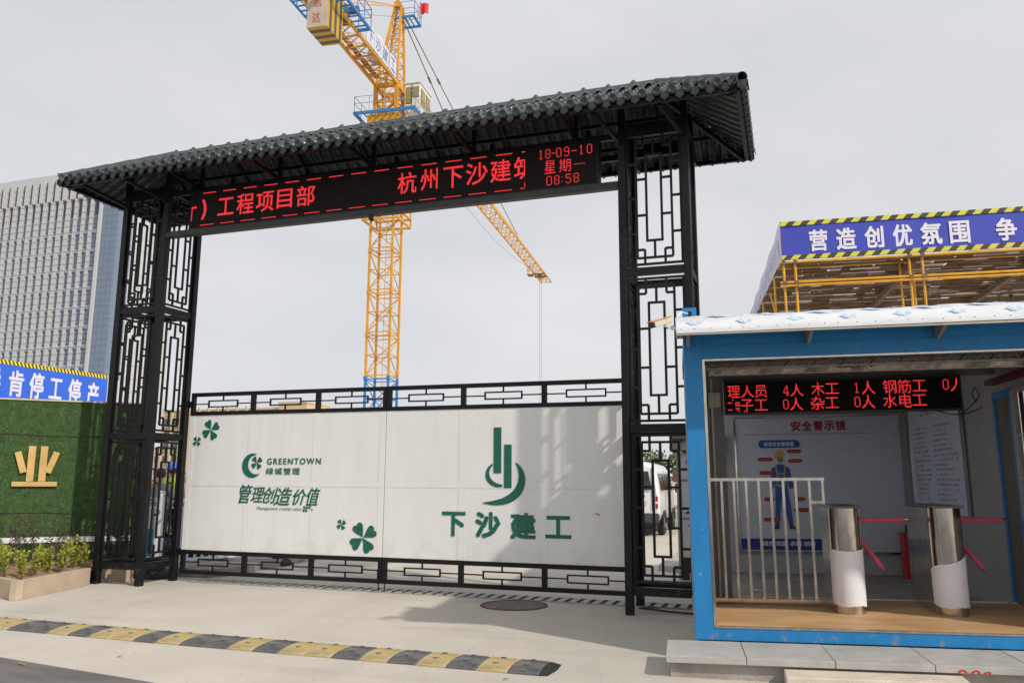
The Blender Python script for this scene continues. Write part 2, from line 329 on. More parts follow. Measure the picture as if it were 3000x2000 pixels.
_tc = {}
def glyphs(s, offset=0.0, shear=0.0, thin=False, spacing=1.0):
    key = (s, offset, shear, spacing)
    if key not in _tc:
        cu = bpy.data.curves.new('t', 'FONT'); cu.body = s; cu.offset = offset; cu.shear = shear; cu.space_character = spacing
        cu.resolution_u = 3
        ob = bpy.data.objects.new('t', cu); COL.objects.link(ob)
        dg = bpy.context.evaluated_depsgraph_get(); ev = ob.evaluated_get(dg); me = ev.to_mesh()
        v = [tuple(x.co) for x in me.vertices]; f = [tuple(p.vertices) for p in me.polygons]
        ev.to_mesh_clear(); bpy.data.objects.remove(ob); bpy.data.curves.remove(cu)
        _tc[key] = (v, f)
    return _tc[key]
def text_once(mb, s, x0, x1, z0, z1, y=0.0, offset=0.0, shear=0.0, clip=None, spacing=1.0, T=None, clipz=None):
    """flat glyph faces fitted to the rectangle x0..x1, z0..z1 of the plane y (facing -y); T maps (x,y,z) to another frame"""
    v, f = glyphs(s, offset, shear, spacing=spacing)
    if not v: return
    ax, bx = min(p[0] for p in v), max(p[0] for p in v); ay, by = min(p[1] for p in v), max(p[1] for p in v)
    if z0 is None: z0 = (ay)*((x1-x0)/(bx-ax))
    vs = [(x0+(p[0]-ax)/(bx-ax)*(x1-x0), y, z0+(p[1]-ay)/max(1e-6, by-ay)*(z1-z0)) for p in v]
    if clip is not None or clipz is not None:
        bm = bmesh.new(); bv = [bm.verts.new(p) for p in vs]
        for q in f:
            try: bm.faces.new([bv[i] for i in q])
            except ValueError: pass
        def cut(co, no):
            bmesh.ops.bisect_plane(bm, geom=bm.verts[:]+bm.edges[:]+bm.faces[:], plane_co=co, plane_no=no, clear_outer=True)
        if clip is not None:
            cut((clip[0], 0, 0), (clip[1], 0, 0))
        if clipz is not None: cut((0, 0, clipz), (0, 0, -1))
        bm.verts.index_update(); vs = [tuple(p.co) for p in bm.verts]; f = [tuple(p.index for p in q.verts) for q in bm.faces]; bm.free()
    if T: vs = [T(*p) for p in vs]
    mb.add(vs, f)
def text_into(mb, s, x0, x1, z0, z1, y=0.0, offset=0.0, **k):
    """offset: stroke thickening as a share of the glyph size, made of shifted overlapping faces 0.1 mm apart"""
    if offset <= 0 or z0 is None: return text_once(mb, s, x0, x1, z0, z1, y, **k)
    e = offset*(z1-z0)
    for i, (a, b) in enumerate(((-1, -1), (1, -1), (1, 1), (-1, 1), (0, 0), (-1, 0), (1, 0), (0, 1), (0, -1))):
        text_once(mb, s, x0+e+a*e, x1-e+a*e, z0+e+b*e, z1-e+b*e, y+i*.00008, **k)
def chars(parent, items, m, y, offset=0.0, name='character', **k):
    """each character a part of its own"""
    for it in items:
        mb = MB(); kk = dict(k)
        if len(it) > 5: kk.update(it[5])
        text_into(mb, *it[:5], y, offset=kk.pop('offset', offset), **kk)
        if mb.v: flat(name, mb, m, parent)
def flat(name, mb, m, parent, **k):
    """printed / lit lettering: no normal recalculation needed"""
    me = bpy.data.meshes.new(name); me.from_pydata(mb.v, [], mb.f); me.update()
    return link(name, me, m, parent, **k)
UNIT = {}
def unit_box(m):
    if m.name not in UNIT:
        me = MB().box(-.5, .5, -.5, .5, -.5, .5).mesh('unit_bar'); me.materials.append(m); UNIT[m.name] = me
    return UNIT[m.name]
def ubox(name, m, x0, x1, y0, y1, z0, z1, parent):
    o = bpy.data.objects.new(name, unit_box(m)); COL.objects.link(o); o.parent = parent
    o.location = ((x0+x1)/2, (y0+y1)/2, (z0+z1)/2); o.scale = (abs(x1-x0), abs(y1-y0), abs(z1-z0)); return o
def in_frame(loc, yaw):
    return Matrix.Translation(loc) @ Matrix.Rotation(yaw, 4, 'Z')

# ------------------------------------------------------------------ ground
g = MB(); n = 24
g.box(-400, 400, -60, 800, -0.5, 0.0); struct('ground', g, CONC)
g = MB(); g.poly([(-60, -4.0+7.6*0.0, 0.004), (-12, -3.30, 0.004), (-4.893, -4.326, 0.004), (-2.9, -4.60, 0.004), (1.0, -5.2, 0.004), (12, -6.8, 0.004), (12, -40, 0.004), (-60, -40, 0.004)], (0, 0, -0.003))
struct('road', g, ASPH)
g = MB(); g.poly([(-7.13, 1.22, 0), (-6.95, 1.55, 0), (-7.25, 6, 0), (-7.6, 24, 0), (-30, 24, 0), (-30, 1.22, 0)], (0, 0, 0.13))
struct('pavement', g, CONC2)
g = MB(); g.poly([(-0.42, 5.0, 0), (0.8, 4.2, 0), (9, 4.6, 0), (9, 40, 0), (-0.7, 40, 0)], (0, 0, 0.10)); struct('pavement', g, SLAB)

# ------------------------------------------------------------------ gate columns with lattice
SP, CWD, CDP, PT = 7.394, 0.82, 0.717, 0.10
TIERS = [(0.37, 2.16), (2.31, 4.15), (4.31, 6.12)]
def lattice(parent, T, W, z0, z1):
    """one lattice tier: frame is the part, bars are its sub-parts. T maps (along, z) boxes to local boxes"""
    b = 0.03; t = 0.025
    f = MB()
    def rect(mb, a0, a1, c0, c1):
        x0, x1, y0, y1 = T(a0, a1, t); mb.box(x0, x1, y0, y1, c0, c1)
    rect(f, 0, b, z0, z1); rect(f, W-b, W, z0, z1); rect(f, b, W-b, z0, z0+b); rect(f, b, W-b, z1-b, z1)
    p = part('lattice_panel', f, BLACK, parent)
    H = z1-z0; c = W/2; h = W/2
    X = lambda k: c+k*h
    def vb(k, fa, fb):
        a = X(k); x0, x1, y0, y1 = T(a-b/2, a+b/2, t*0.92); ubox('lattice_bar', BLACK, x0, x1, y0, y1, z0+fa*H, z0+fb*H, p)
    def hb(ka, kb, fz, w=b):
        a0, a1 = X(ka), X(kb); x0, x1, y0, y1 = T(a0, a1, t*0.84); z = z0+fz*H; ubox('lattice_bar', BLACK, x0, x1, y0, y1, z-w/2, z+w/2, p)
    for s in (-1, 1):
        vb(s*.63, .055, .945); vb(s*.27, .18, .82)
        vb(s*.36, .015, .115); vb(s*.36, .885, .985)
        for q in (.115, .885): hb(s*.36, s*.63, q)
        for q in (.37, .64): hb(s*.27, s*.63, q)
        for q in (.235, .5, .76): hb(s*.63, s*.98, q)
    for q in (.055, .945): hb(-.63, .63, q)
    for q in (.18, .82): hb(-.27-.04, .27+.04, q)
    vb(0, .055, .18); vb(0, .82, .945)
def make_column(label):
    t = thing('gate_column', label, 'gate column', group='latticed gate columns')
    for x, y in ((0, 0), (CWD, 0), (0, CDP), (CWD, CDP)):
        m = MB(); m.box(x-PT/2, x+PT/2, y-PT/2, y+PT/2, 0, 6.13)
        part('post', m, BLACK, t, bevel=0.008)
    for zc in (0.28, 2.235, 4.23, 6.19):
        m = MB(); h = 0.05
        m.box(PT/2, CWD-PT/2, -0.035, 0.035, zc-h, zc+h); m.box(PT/2, CWD-PT/2, CDP-0.035, CDP+0.035, zc-h, zc+h)
        m.box(-0.035, 0.035, PT/2, CDP-PT/2, zc-h, zc+h); m.box(CWD-0.035, CWD+0.035, PT/2, CDP-PT/2, zc-h, zc+h)
        part('cross_rail', m, BLACK, t)
    for z0, z1 in TIERS:
        lattice(t, lambda a, b, th: (PT/2+a*1.0, PT/2+b, -th/2, th/2), CWD-PT, z0, z1)
        for xs in (0, CWD):
            lattice(t, lambda a, b, th, xs=xs: (xs-th/2, xs+th/2, PT/2+a, PT/2+b), CDP-PT, z0, z1)
    return t
colR = make_column('tall black lattice column of the gateway standing beside the blue guard booth')
colL = copy_tree(colR); colL.location = (-SP-CWD, 0, 0)
colL['label'] = 'tall black lattice column of the gateway beside the turf wall and planter'

# ------------------------------------------------------------------ tiled hipped roof
X0, X1, Y0, Y1, ZE, ZR = -8.84, 1.59, -0.80, 1.516, 6.20, 6.885
YM = (Y0+Y1)/2; RUN = YM-Y0; RISE = ZR-ZE; SL = math.hypot(RUN, RISE); PIT = 0.18
roof = thing('tiled_roof', 'long hipped roof of dark glazed tiles carried by the two lattice columns', 'roof', (0, 0, 0))
def tile_mb(length):
    m = MB(); prof = [(-.09, 0), (-.052, 0.0)]
    for i in range(7):
        a = math.pi*(1-i/6); prof.append((0.047*math.cos(a), 0.006+0.05*math.sin(a)))
    prof += [(.052, 0.0), (.09, 0)]
    k = len(prof); v = []
    for s, lift in ((0, 0.016), (0, 0.030), (length, 0.014)): v += [(x, s, z+lift-(0.016 if s == 0 and lift < .02 else 0)*0) for x, z in prof]
    v += [(x, length, z) for x, z in prof]; v += [(x, 0, z+0.012) for x, z in prof]
    f = []
    for i in range(k-1):
        f += [(k+i, k+i+1, 2*k+i+1, 2*k+i), (i, k+i, k+i+1, i+1), (4*k+i, 4*k+i+1, 3*k+i+1, 3*k+i)]
    return m.add(v, f)
TL = 0.275; tile_me = tile_mb(TL+0.02).mesh('roof_tile'); tile_me.materials.append(TILE)
for p in tile_me.polygons: p.use_smooth = True
slope = math.atan2(RISE, RUN)
def slope_tiles(org, ux, uy, length, count_as_parts):
    """org: eave corner; ux: along the eave; uy: horizontal direction to the ridge"""
    ncol = int(round(length/PIT)); pit = length/ncol; up = (Vector(uy)*math.cos(slope)+Vector((0, 0, 1))*math.sin(slope)); nn = Vector(ux).cross(up)
    stuff = MB()
    for c in range(ncol):
        d = (c+.5)*pit; lim = min(RUN, d, length-d)/math.cos(slope)+0.03
        k = 0
        while k*TL < lim-0.03:
            s0 = k*TL; L = min(TL, lim-s0)
            P = Vector(org)+Vector(ux)*d+up*s0
            full = L > TL-0.03
            if count_as_parts and full:
                o = bpy.data.objects.new('roof_tile', tile_me); COL.objects.link(o); o.parent = roof
                o.matrix_local = Matrix(((ux[0]*pit/PIT, up.x, nn.x, P.x), (ux[1]*pit/PIT, up.y, nn.y, P.y), (ux[2], up.z, nn.z, P.z), (0, 0, 0, 1)))
            else:
                t = tile_mb(L+0.02); stuff.add([P+Vector(ux)*(v[0]*pit/PIT)+up*v[1]+nn*v[2] for v in t.v], t.f)
            k += 1
    if stuff.v:
        o = part('tile_rows', stuff, TILE, roof, smooth=True); o['kind'] = 'stuff'
slope_tiles((X0, Y0, ZE), (1, 0, 0), (0, 1, 0), X1-X0, True)
slope_tiles((X1, Y1, ZE), (-1, 0, 0), (0, -1, 0), X1-X0, False)
slope_tiles((X1, Y0, ZE), (0, 1, 0), (-1, 0, 0), Y1-Y0, False)
slope_tiles((X0, Y1, ZE), (0, -1, 0), (1, 0, 0), Y1-Y0, False)
# eave discs and pendant drip tiles
dm = MB(); dm.lathe([(0, .016), (.030, .016), (.033, .022), (.038, .022), (.041, .016), (.044, .022), (.052, .022), (.054, .014), (.054, -.03), (.045, -.05)], n=20)
S = [(-.022, .010), (-.012, .018), (0, .012), (.012, .004), (.022, -.006)]
for dy in (-.009, .009): dm.path([(x, y+dy, .018) for x, y in S], .0035, 5)
disc_me = dm.mesh('eave_disc'); disc_me.materials.append(TILE)
for p in disc_me.polygons: p.use_smooth = True
pm = MB()
pm.poly([(-.052, 0, .035), (.052, 0, .035), (.054, 0, -.015), (.048, 0, -.045), (.020, 0, -.058), (0, 0, -.078), (-.020, 0, -.058), (-.048, 0, -.045), (-.054, 0, -.015)], (0, .012, 0))
pm.poly([(-.040, -.006, .020), (.040, -.006, .020), (.042, -.006, -.012), (.036, -.006, -.036), (0, -.006, -.056), (-.036, -.006, -.036), (-.042, -.006, -.012)], (0, .006, 0))
pend_me = pm.mesh('drip_tile'); pend_me.materials.append(TILE)
def eave(org, ux, uo, length, ends):
    n = int(round(length/PIT)); pit = length/n; ux = Vector(ux); uo = Vector(uo)
    for c in range(n+1):
        P = Vector(org)+ux*(c*pit)
        o = bpy.data.objects.new('drip_tile', pend_me); COL.objects.link(o); o.parent = roof
        q = P+uo*0.012+Vector((0, 0, 0.01+rnd.uniform(-.004, .004)))
        o.matrix_local = Matrix.Translation(q) @ Matrix.Rotation(math.atan2(ux.y, ux.x), 4, 'Z') @ Matrix.Rotation(rnd.uniform(-.05, .05), 4, 'Y')
        if c < n:
            P = Vector(org)+ux*((c+.5)*pit)+uo*0.035+Vector((0, 0, 0.050+rnd.uniform(-.003, .003)))
            o = bpy.data.objects.new('eave_disc', disc_me); COL.objects.link(o); o.parent = roof
            zz = (uo-Vector((0, 0, .15))).normalized(); yy = (Vector((0, 0, 1))-zz*zz.z).normalized(); xx = yy.cross(zz)
            o.matrix_local = Matrix(((xx.x, yy.x, zz.x, P.x), (xx.y, yy.y, zz.y, P.y), (xx.z, yy.z, zz.z, P.z), (0, 0, 0, 1)))
eave((X0, Y0, ZE), (1, 0, 0), (0, -1, 0), X1-X0, True)
eave((X1, Y0+0.02, ZE), (0, 1, 0), (1, 0, 0), Y1-Y0-.04, False)
eave((X1, Y1, ZE), (-1, 0, 0), (0, 1, 0), X1-X0, True)
eave((X0, Y1-0.02, ZE), (0, -1, 0), (-1, 0, 0), Y1-Y0-.04, False)
# ridge and hip caps: half-round caps with scalloped skirts
def cap_mb(L, scallop=True):
    m = MB(); prof = [(.075*math.cos(a), .066*math.sin(a)) for a in [math.pi*i/8 for i in range(9)]]
    v = [(s, y, z+.035+(0.012 if s < L*.25 else 0)) for s in (0, L*.25, L*.2501, L) for y, z in prof]; k = 9; f = []
    for j in range(3): f += [(j*k+i, j*k+i+1, (j+1)*k+i+1, (j+1)*k+i) for i in range(k-1)]
    m.add(v, f)
    if scallop:
        for sg in (-1, 1):
            n = 16; top = []; bot = []
            for i in range(n+1):
                x = L*i/n; ph = abs(((x/PIT) % 1)-.5); arch = math.sqrt(max(0, 1-(ph/.30)**2)) if ph < .30 else 0
                top.append((x, sg*.083, .045)); bot.append((x, sg*(.150), -.075+.065*arch))
            m.add(top+bot, [(i, i+1, n+2+i, n+1+i) for i in range(n)])
    return m
nr = int(round((X1-X0-2*RUN)/(2*PIT))); LR = (X1-X0-2*RUN)/nr
cap_me = cap_mb(LR).mesh('ridge_tile'); cap_me.materials.append(TILE)
knob = MB(); knob.lathe([(.001, .032), (.025, .026), (.036, .008), (.036, -.03)], n=10); knob_me = knob.mesh('ridge_knob'); knob_me.materials.append(TILE)
for me in (cap_me, knob_me):
    for p in me.polygons: p.use_smooth = True
for i in range(nr):
    o = link('ridge_tile', cap_me, None, roof, loc=(X0+RUN+i*LR, YM, ZR+0.03+rnd.uniform(-.004, .004)), rot=(rnd.uniform(-.03, .03), 0, rnd.uniform(-.006, .006)))
    link('ridge_knob', knob_me, None, o, loc=(LR*.1, 0, .108))
hip_me = cap_mb(0.34).mesh('hip_tile'); hip_me.materials.append(TILE)
for p in hip_me.polygons: p.use_smooth = True
for cx, cy, rx in ((X0, Y0, X0+RUN), (X1, Y0, X1-RUN), (X0, Y1, X0+RUN), (X1, Y1, X1-RUN)):
    A = Vector((cx, cy, ZE+.035)); B = Vector((rx, YM, ZR+.03)); d = B-A; n = 5; L = d.length/n
    for i in range(n):
        P = A+d*(i/n); zrot = math.atan2(d.y, d.x)
        o = link('hip_tile', hip_me, None, roof, loc=P); dd = d.normalized()
        o.rotation_mode = 'XYZ'; o.rotation_euler = (0, -math.asin(dd.z)-.03, zrot); o.scale = (L/0.33, 1, 1)
# steel frame under the roof
fr = MB()
for a, b in (((X0+.05, Y0+.05), (X1-.05, Y0+.05)), ((X0+.05, Y1-.05), (X1-.05, Y1-.05)), ((X0+.05, Y0+.05), (X0+.05, Y1-.05)), ((X1-.05, Y0+.05), (X1-.05, Y1-.05))):
    fr.bar((*a, ZE-.035), (*b, ZE-.035), .05, .055)
part('eave_beam', fr, BLACK, roof)
for cx, cy, rx in ((X0, Y0, X0+RUN), (X1, Y0, X1-RUN), (X0, Y1, X0+RUN), (X1, Y1, X1-RUN)):
    m = MB(); m.bar((cx+(.08 if cx < 0 else -.08), cy+(.08 if cy < YM else -.08), ZE-.07), (rx, YM, ZR-.075), .05, .06); part('hip_rafter', m, BLACK, roof)
m = MB(); m.bar((X0+RUN, YM, ZR-.08), (X1-RUN, YM, ZR-.08), .06, .06); part('ridge_beam', m, BLACK, roof)
for yy in (Y0+.42, Y1-.42, Y0+.8, Y1-.8):
    k = (yy-Y0 if yy < YM else Y1-yy); z = ZE+k*RISE/RUN-.06; ins = k
    m = MB(); m.bar((X0+ins, yy, z), (X1-ins, yy, z), .04, .05); part('purlin', m, BLACK, roof)
for x in [X0+RUN+i*(X1-X0-2*RUN)/7 for i in range(8)]:
    for ya in (Y0+.06, Y1-.06):
        m = MB(); m.bar((x, ya, ZE-.02), (x, YM, ZR-.06), .04, .05); part('rafter', m, BLACK, roof)
for x in (X0+.5, X0+1.0, X1-.5, X1-1.0):   # jack rafters on the hips are welded short
    for ya in (Y0+.06, Y1-.06):
        k = min(abs(x-X0), abs(x-X1)); yb = ya+(k if ya < YM else -k)*.95
        m = MB(); m.bar((x, ya, ZE-.02), (x, yb, ZE+k*RISE/RUN-.07), .035, .045); part('rafter', m, BLACK, roof)
# raking struts from the posts to the eaves, posts up to the ridge
for px in (-SP-CWD, -SP, 0, CWD):
    m = MB(); m.bar((px, -.02, 5.98), (px-.22, Y0+.09, ZE-.06), .045, .045); part('eave_strut', m, BLACK, roof)
    m = MB(); m.bar((px, CDP+.02, 5.98), (px, Y1-.09, ZE-.06), .045, .045); part('eave_strut', m, BLACK, roof)
    m = MB(); m.bar((px, 0, 6.13), (px, 0, 6.56), .08, .08); part('king_post', m, BLACK, roof)
    m = MB(); m.bar((px, CDP, 6.13), (px, CDP, 6.56), .08, .08); part('king_post', m, BLACK, roof)
m = MB()
for yy in (0, CDP): m.bar((-SP-CWD, yy, 6.10), (CWD, yy, 6.10), .06, .08)
part('wall_plate', m, BLACK, roof)
for px in (-6.75, -5.3, -3.69, -2.1, -.62):
    m = MB(); m.bar((px, -.01, 6.14), (px, -.01, 6.56), .05, .05); part('king_post', m, BLACK, roof)
    m = MB(); m.bar((px, CDP, 6.14), (px, CDP, 6.56), .05, .05); part('king_post', m, BLACK, roof)
    m = MB(); m.bar((px, -.03, 6.12), (px, Y0+.09, ZE-.04), .04, .05); part('eave_strut', m, BLACK, roof)
    m = MB(); m.bar((px, CDP+.03, 6.12), (px, Y1-.09, ZE-.04), .04, .05); part('eave_strut', m, BLACK, roof)

# ------------------------------------------------------------------ LED sign and its beam
beam = MB(); beam.box(-SP+PT/2, -PT/2, -.06, .06, 5.375, 5.465)
sb = thing('sign_beam', 'black square steel beam spanning the two columns under the LED sign', 'beam', (0, 0, 0)); part('beam_tube', beam, mat('beam_grey', (0.035, 0.035, 0.035), 0.5, var=.3), sb, bevel=.006)
led = thing('led_sign', 'long LED sign with red running text on the beam below the tiled roof', 'LED sign', (0, 0, 0))
m = MB(); m.box(-6.93, -.30, -.045, .10, 5.468, 6.10); part('sign_case', m, BLACK, led, bevel=.006)
m = MB(); m.box(-6.885, -.345, -.052, -.0455, 5.497, 6.058); part('sign_screen', m, LEDBLACK, led)
tx = MB(); yT = -.0535
def ch(s, x0, x1, z0, z1, off=0.010, **k): chars(led, [(s, x0, x1, z0, z1)], LED, yT, offset=off, **k)
ch('一', -7.05, -6.79, 5.80, 5.83, clip=(-6.885, -1)); tx.box(-6.885, -6.868, yT-.0004, yT, 5.60, 5.82)
ch(')', -6.69, -6.60, 5.60, 5.935, off=.03)
ch('工', -6.385, -6.085, 5.635, 5.915); ch('程', -6.03, -5.72, 5.615, 5.945); ch('项', -5.68, -5.36, 5.615, 5.935); ch('目', -5.30, -5.03, 5.635, 5.935); ch('部', -4.955, -4.64, 5.63, 5.95)
ch('杭', -3.26, -2.96, 5.635, 5.955); ch('州', -2.90, -2.63, 5.65, 5.965); ch('下', -2.545, -2.245, 5.64, 5.955); ch('沙', -2.20, -1.875, 5.645, 5.965); ch('建', -1.835, -1.53, 5.645, 5.965); ch('筑', -1.49, -1.17, 5.645, 5.965, clip=(-1.325, 1))
for s, x0, x1, z0, z1 in (('星', -1.05, -.895, 5.68, 5.86), ('期', -.845, -.68, 5.68, 5.86), ('一', -.645, -.48, 5.765, 5.775)):
    ch(s, x0, x1, z0, z1, off=.0)
def qd(mb, x0, x1, z0, z1, y): mb.add([(x0, y, z0), (x1, y, z0), (x1, y, z1), (x0, y, z1)], [(0, 1, 2, 3)])
for i in range(-1, 15):
    a = -6.323+i*.379
    for z in (5.513, 6.036):
        x0, x1 = max(-6.885, a+(.0 if z < 5.6 else .02)), min(-1.33, a+.262)
        if x1 > x0: qd(tx, x0, x1, z-.006, z+.006, yT)
qd(tx, -1.335, -1.325, 5.53, 5.60, yT)
o = flat('led_dashes', tx, LED, led); o['kind'] = 'stuff'
m = MB(); m.tube((-3.70, -.02, 5.374), (-3.70, -.02, 5.33), .035, 14); m.tube((-3.70, -.02, 5.33), (-3.66, -.05, 5.30), .03, 12)
cam0 = thing('security_camera', 'small black camera hanging under the middle of the sign beam', 'camera', (0, 0, 0)); part('camera_body', m, DGREY, cam0)
m = MB(); m.box(-3.73, -3.67, -.05, .01, 5.366, 5.3745); part('mount_plate', m, DGREY, cam0)

# ------------------------------------------------------------------ gate leaves
GY = CDP
def petal(cx, cz, r, ang, n=10):
    """heart-shaped petal pointing away from the centre at angle ang"""
    pts = []
    for i in range(n+1):
        t = i/n; wid = .40*math.sin(math.pi*min(1, t*1.0)**.75)*(1.0) if t < 1 else 0
        pts.append((t, wid))
    prof = [(0.04, 0.0), (.25, .13), (.45, .26), (.65, .37), (.80, .40), (.92, .36), (.985, .26), (1.0, .17), (.975, .08), (.90, 0.0)]
    L = prof+[(a, -b) for a, b in reversed(prof[1:-1])]
    c, s = math.cos(ang), math.sin(ang)
    return [(cx+r*(a*c-b*s), cz+r*(a*s+b*c)) for a, b in L]
def face_poly(mb, pts, y): mb.add([(x, y, z) for x, z in pts], [tuple(range(len(pts)))])
def clover(mb, cx, cz, r, rot, y):
    for k in range(4): face_poly(mb, petal(cx, cz, r, rot+k*math.pi/2), y)
    face_poly(mb, [(cx-.03*r, cz-.25*r), (cx+.01*r, cz-.25*r), (cx+.03*r, cz), (cx-.02*r, cz)], y)
def crescent(mb, cx, cz, r, y, c2=(.33, .10), r2=.80, a0=62, a1=322, n=30):
    outer = [(cx+r*math.cos(R(a0+(a1-a0)*i/n)), cz+r*math.sin(R(a0+(a1-a0)*i/n))) for i in range(n+1)]
    ox, oz = cx+c2[0]*r, cz+c2[1]*r
    inner = []
    sa = math.atan2(outer[0][1]-oz, outer[0][0]-ox); ea = math.atan2(outer[-1][1]-oz, outer[-1][0]-ox)
    if ea < sa: ea += 2*math.pi
    ra, rb = math.dist(outer[0], (ox, oz)), math.dist(outer[-1], (ox, oz))
    for i in range(n+1):
        a = sa+(ea-sa)*i/n; k = i/n; rr = (ra*(1-k)+rb*k)*(1-.10*math.sin(math.pi*k)); inner.append((ox+rr*math.cos(a), oz+rr*math.sin(a)))
    for i in range(n):
        mb.add([(outer[i][0], y, outer[i][1]), (outer[i+1][0], y, outer[i+1][1]), (inner[i+1][0], y, inner[i+1][1]), (inner[i][0], y, inner[i][1])], [(0, 1, 2, 3)])
def gate_leaf(xa, xb, label):
    t = thing('gate_leaf', label, 'gate', (0, 0, 0), group='double gate leaves')
    W = xb-xa; jx = [xa+W/3, xa+2*W/3]; d = .03
    for z0, z1, nm in ((2.895, 2.955, 'frame_rail'), (2.59, 2.65, 'frame_rail'), (.42, .484, 'frame_rail'), (.12, .18, 'frame_rail')):
        m = MB(); m.box(xa, xb, GY-d, GY+d, z0, z1); part(nm, m, BLACK2, t)
    for z0, z1 in ((2.65, 2.895), (.18, .42)):
        for x0, x1 in ((xa, xa+.06), (jx[0]-.035, jx[0]+.035), (jx[1]-.035, jx[1]+.035), (xb-.06, xb)):
            m = MB(); m.box(x0, x1, GY-d*.95, GY+d*.95, z0, z1); part('frame_post', m, BLACK2, t)
        edges = [xa+.06, jx[0]-.035, jx[0]+.035, jx[1]-.035, jx[1]+.035, xb-.06]; zc = (z0+z1)/2
        for k in range(3):
            a, b = edges[2*k], edges[2*k+1]; c = (a+b)/2; hw, hh, bw = .285, .058, .02
            m = MB(); q = .012
            m.box(c-hw, c+hw, GY-q, GY+q, zc+hh-bw, zc+hh); m.box(c-hw, c+hw, GY-q, GY+q, zc-hh, zc-hh+bw)
            m.box(c-hw, c-hw+bw, GY-q, GY+q, zc-hh+bw, zc+hh-bw); m.box(c+hw-bw, c+hw, GY-q, GY+q, zc-hh+bw, zc+hh-bw)
            m.box(a, c-hw, GY-.008, GY+.008, zc-.009, zc+.009); m.box(c+hw, b, GY-.008, GY+.008, zc-.009, zc+.009)
            m.box(c-.011, c+.011, GY-.008, GY+.008, zc+hh, z1); m.box(c-.011, c+.011, GY-.008, GY+.008, z0, zc-hh)
            part('meander_grille', m, BLACK2, t)
    zs = [.484, 1.52, 2.59]; xs = [xa, jx[0], jx[1], xb]
    for i in range(3):
        for j in range(2):
            m = MB(); m.box(xs[i]+.0, xs[i+1]-.0, GY-.020, GY+.02, zs[j], zs[j+1]-.0005)
            part('sheet_panel', m, WHITEP, t)
    for x in (xa+.045, jx[0], jx[1], xb-.045):
        m = MB(); wd = .045 if x in jx else .044
        m.box(x-wd, x+wd, GY-.0225, GY-.0202, .486, 1.478); m.box(x-wd, x+wd, GY-.0225, GY-.0202, 1.562, 2.588)
        part('cover_strip', m, WHITEP, t)
    m = MB(); m.box(xa+.001, xb-.001, GY-.0228, GY-.0202, 1.479, 1.561); part('cover_strip', m, WHITEP, t)
    # fine beads beside the strips (pressed edges)
    m = MB()
    for x in (jx[0]-.05, jx[0]+.05, jx[1]-.05, jx[1]+.05, xa+.095, xb-.095):
        m.box(x-.0025, x+.0025, GY-.0225, GY-.0201, .50, 1.474); m.box(x-.0025, x+.0025, GY-.0225, GY-.0201, 1.566, 2.58)
    for z in (1.474, 1.562): m.box(xa+.05, xb-.05, GY-.0240, GY-.0229, z, z+.004)
    part('panel_bead', m, WHITEP, t)
    return t
XJ = -3.715
leafL = gate_leaf(-7.256, XJ-.006, 'left leaf of the white gate with clovers and small GREENTOWN lettering')
leafR = gate_leaf(XJ+.006, -.072, 'right leaf of the white gate with the big green twin bar logo')
for t, x in ((leafL, XJ-.05), (leafR, XJ+.05)):
    m = MB(); m.tube((x, GY-.02, .14), (x, GY-.02, .002), .009, 8); m.box(x-.015, x+.015, GY-.045, GY-.03, .12, .30); part('drop_bolt', m, BLACK2, t)
for z in (.45, 2.77):
    m = MB(); m.box(-SP+PT/2, -7.256, GY-.03, GY+.03, z-.05, z+.05); part('hinge', m, BLACK2, leafL)
    m = MB(); m.box(-.072, -PT/2, GY-.03, GY+.03, z-.05, z+.05); part('hinge', m, BLACK2, leafR)
yG = GY-.0275
for a in ((-6.837, 2.353, .165, R(30)), (-7.094, 2.174, .082, R(40)), (-4.402, .929, .080, R(35)), (-4.034, .749, .225, R(33))):
    m = MB(); clover(m, *a, yG); flat('clover_print', m, GREENP, leafL)
m = MB(); crescent(m, -6.015, 1.79, .188, yG); clover(m, -5.937, 1.832, .105, R(38), yG); flat('crescent_logo', m, GREENP, leafL)
m = MB()
text_into(m, 'GREENTOWN', -5.751, -4.795, 1.807, 1.902, yG, spacing=1.25, offset=.03); text_into(m, '绿城管理', -5.762, -5.155, 1.652, 1.757, yG, spacing=1.25, offset=.02)
text_into(m, 'Management creates value', -5.887, -5.094, 1.105, 1.168, yG)
flat('lettering', m, GREENP, leafL)['kind'] = 'stuff'
for s, x0, x1, z0, z1 in (('管', -6.23, -5.98, 1.21, 1.50), ('理', -6.01, -5.76, 1.23, 1.46), ('创', -5.79, -5.52, 1.22, 1.46), ('造', -5.59, -5.27, 1.19, 1.46), ('价', -5.26, -5.02, 1.20, 1.44), ('值', -5.02, -4.78, 1.19, 1.46)):
    chars(leafL, [(s, x0, x1, z0, z1)], GREENP, yG, offset=.012, shear=.30)
m = MB(); clover(m, -5.029, 1.143, .05, R(38), yG); clover(m, -4.954, 1.171, .028, R(30), yG); clover(m, -4.912, 1.133, .016, R(20), yG)
flat('small_clovers', m, GREENP, leafL)['kind'] = 'stuff'
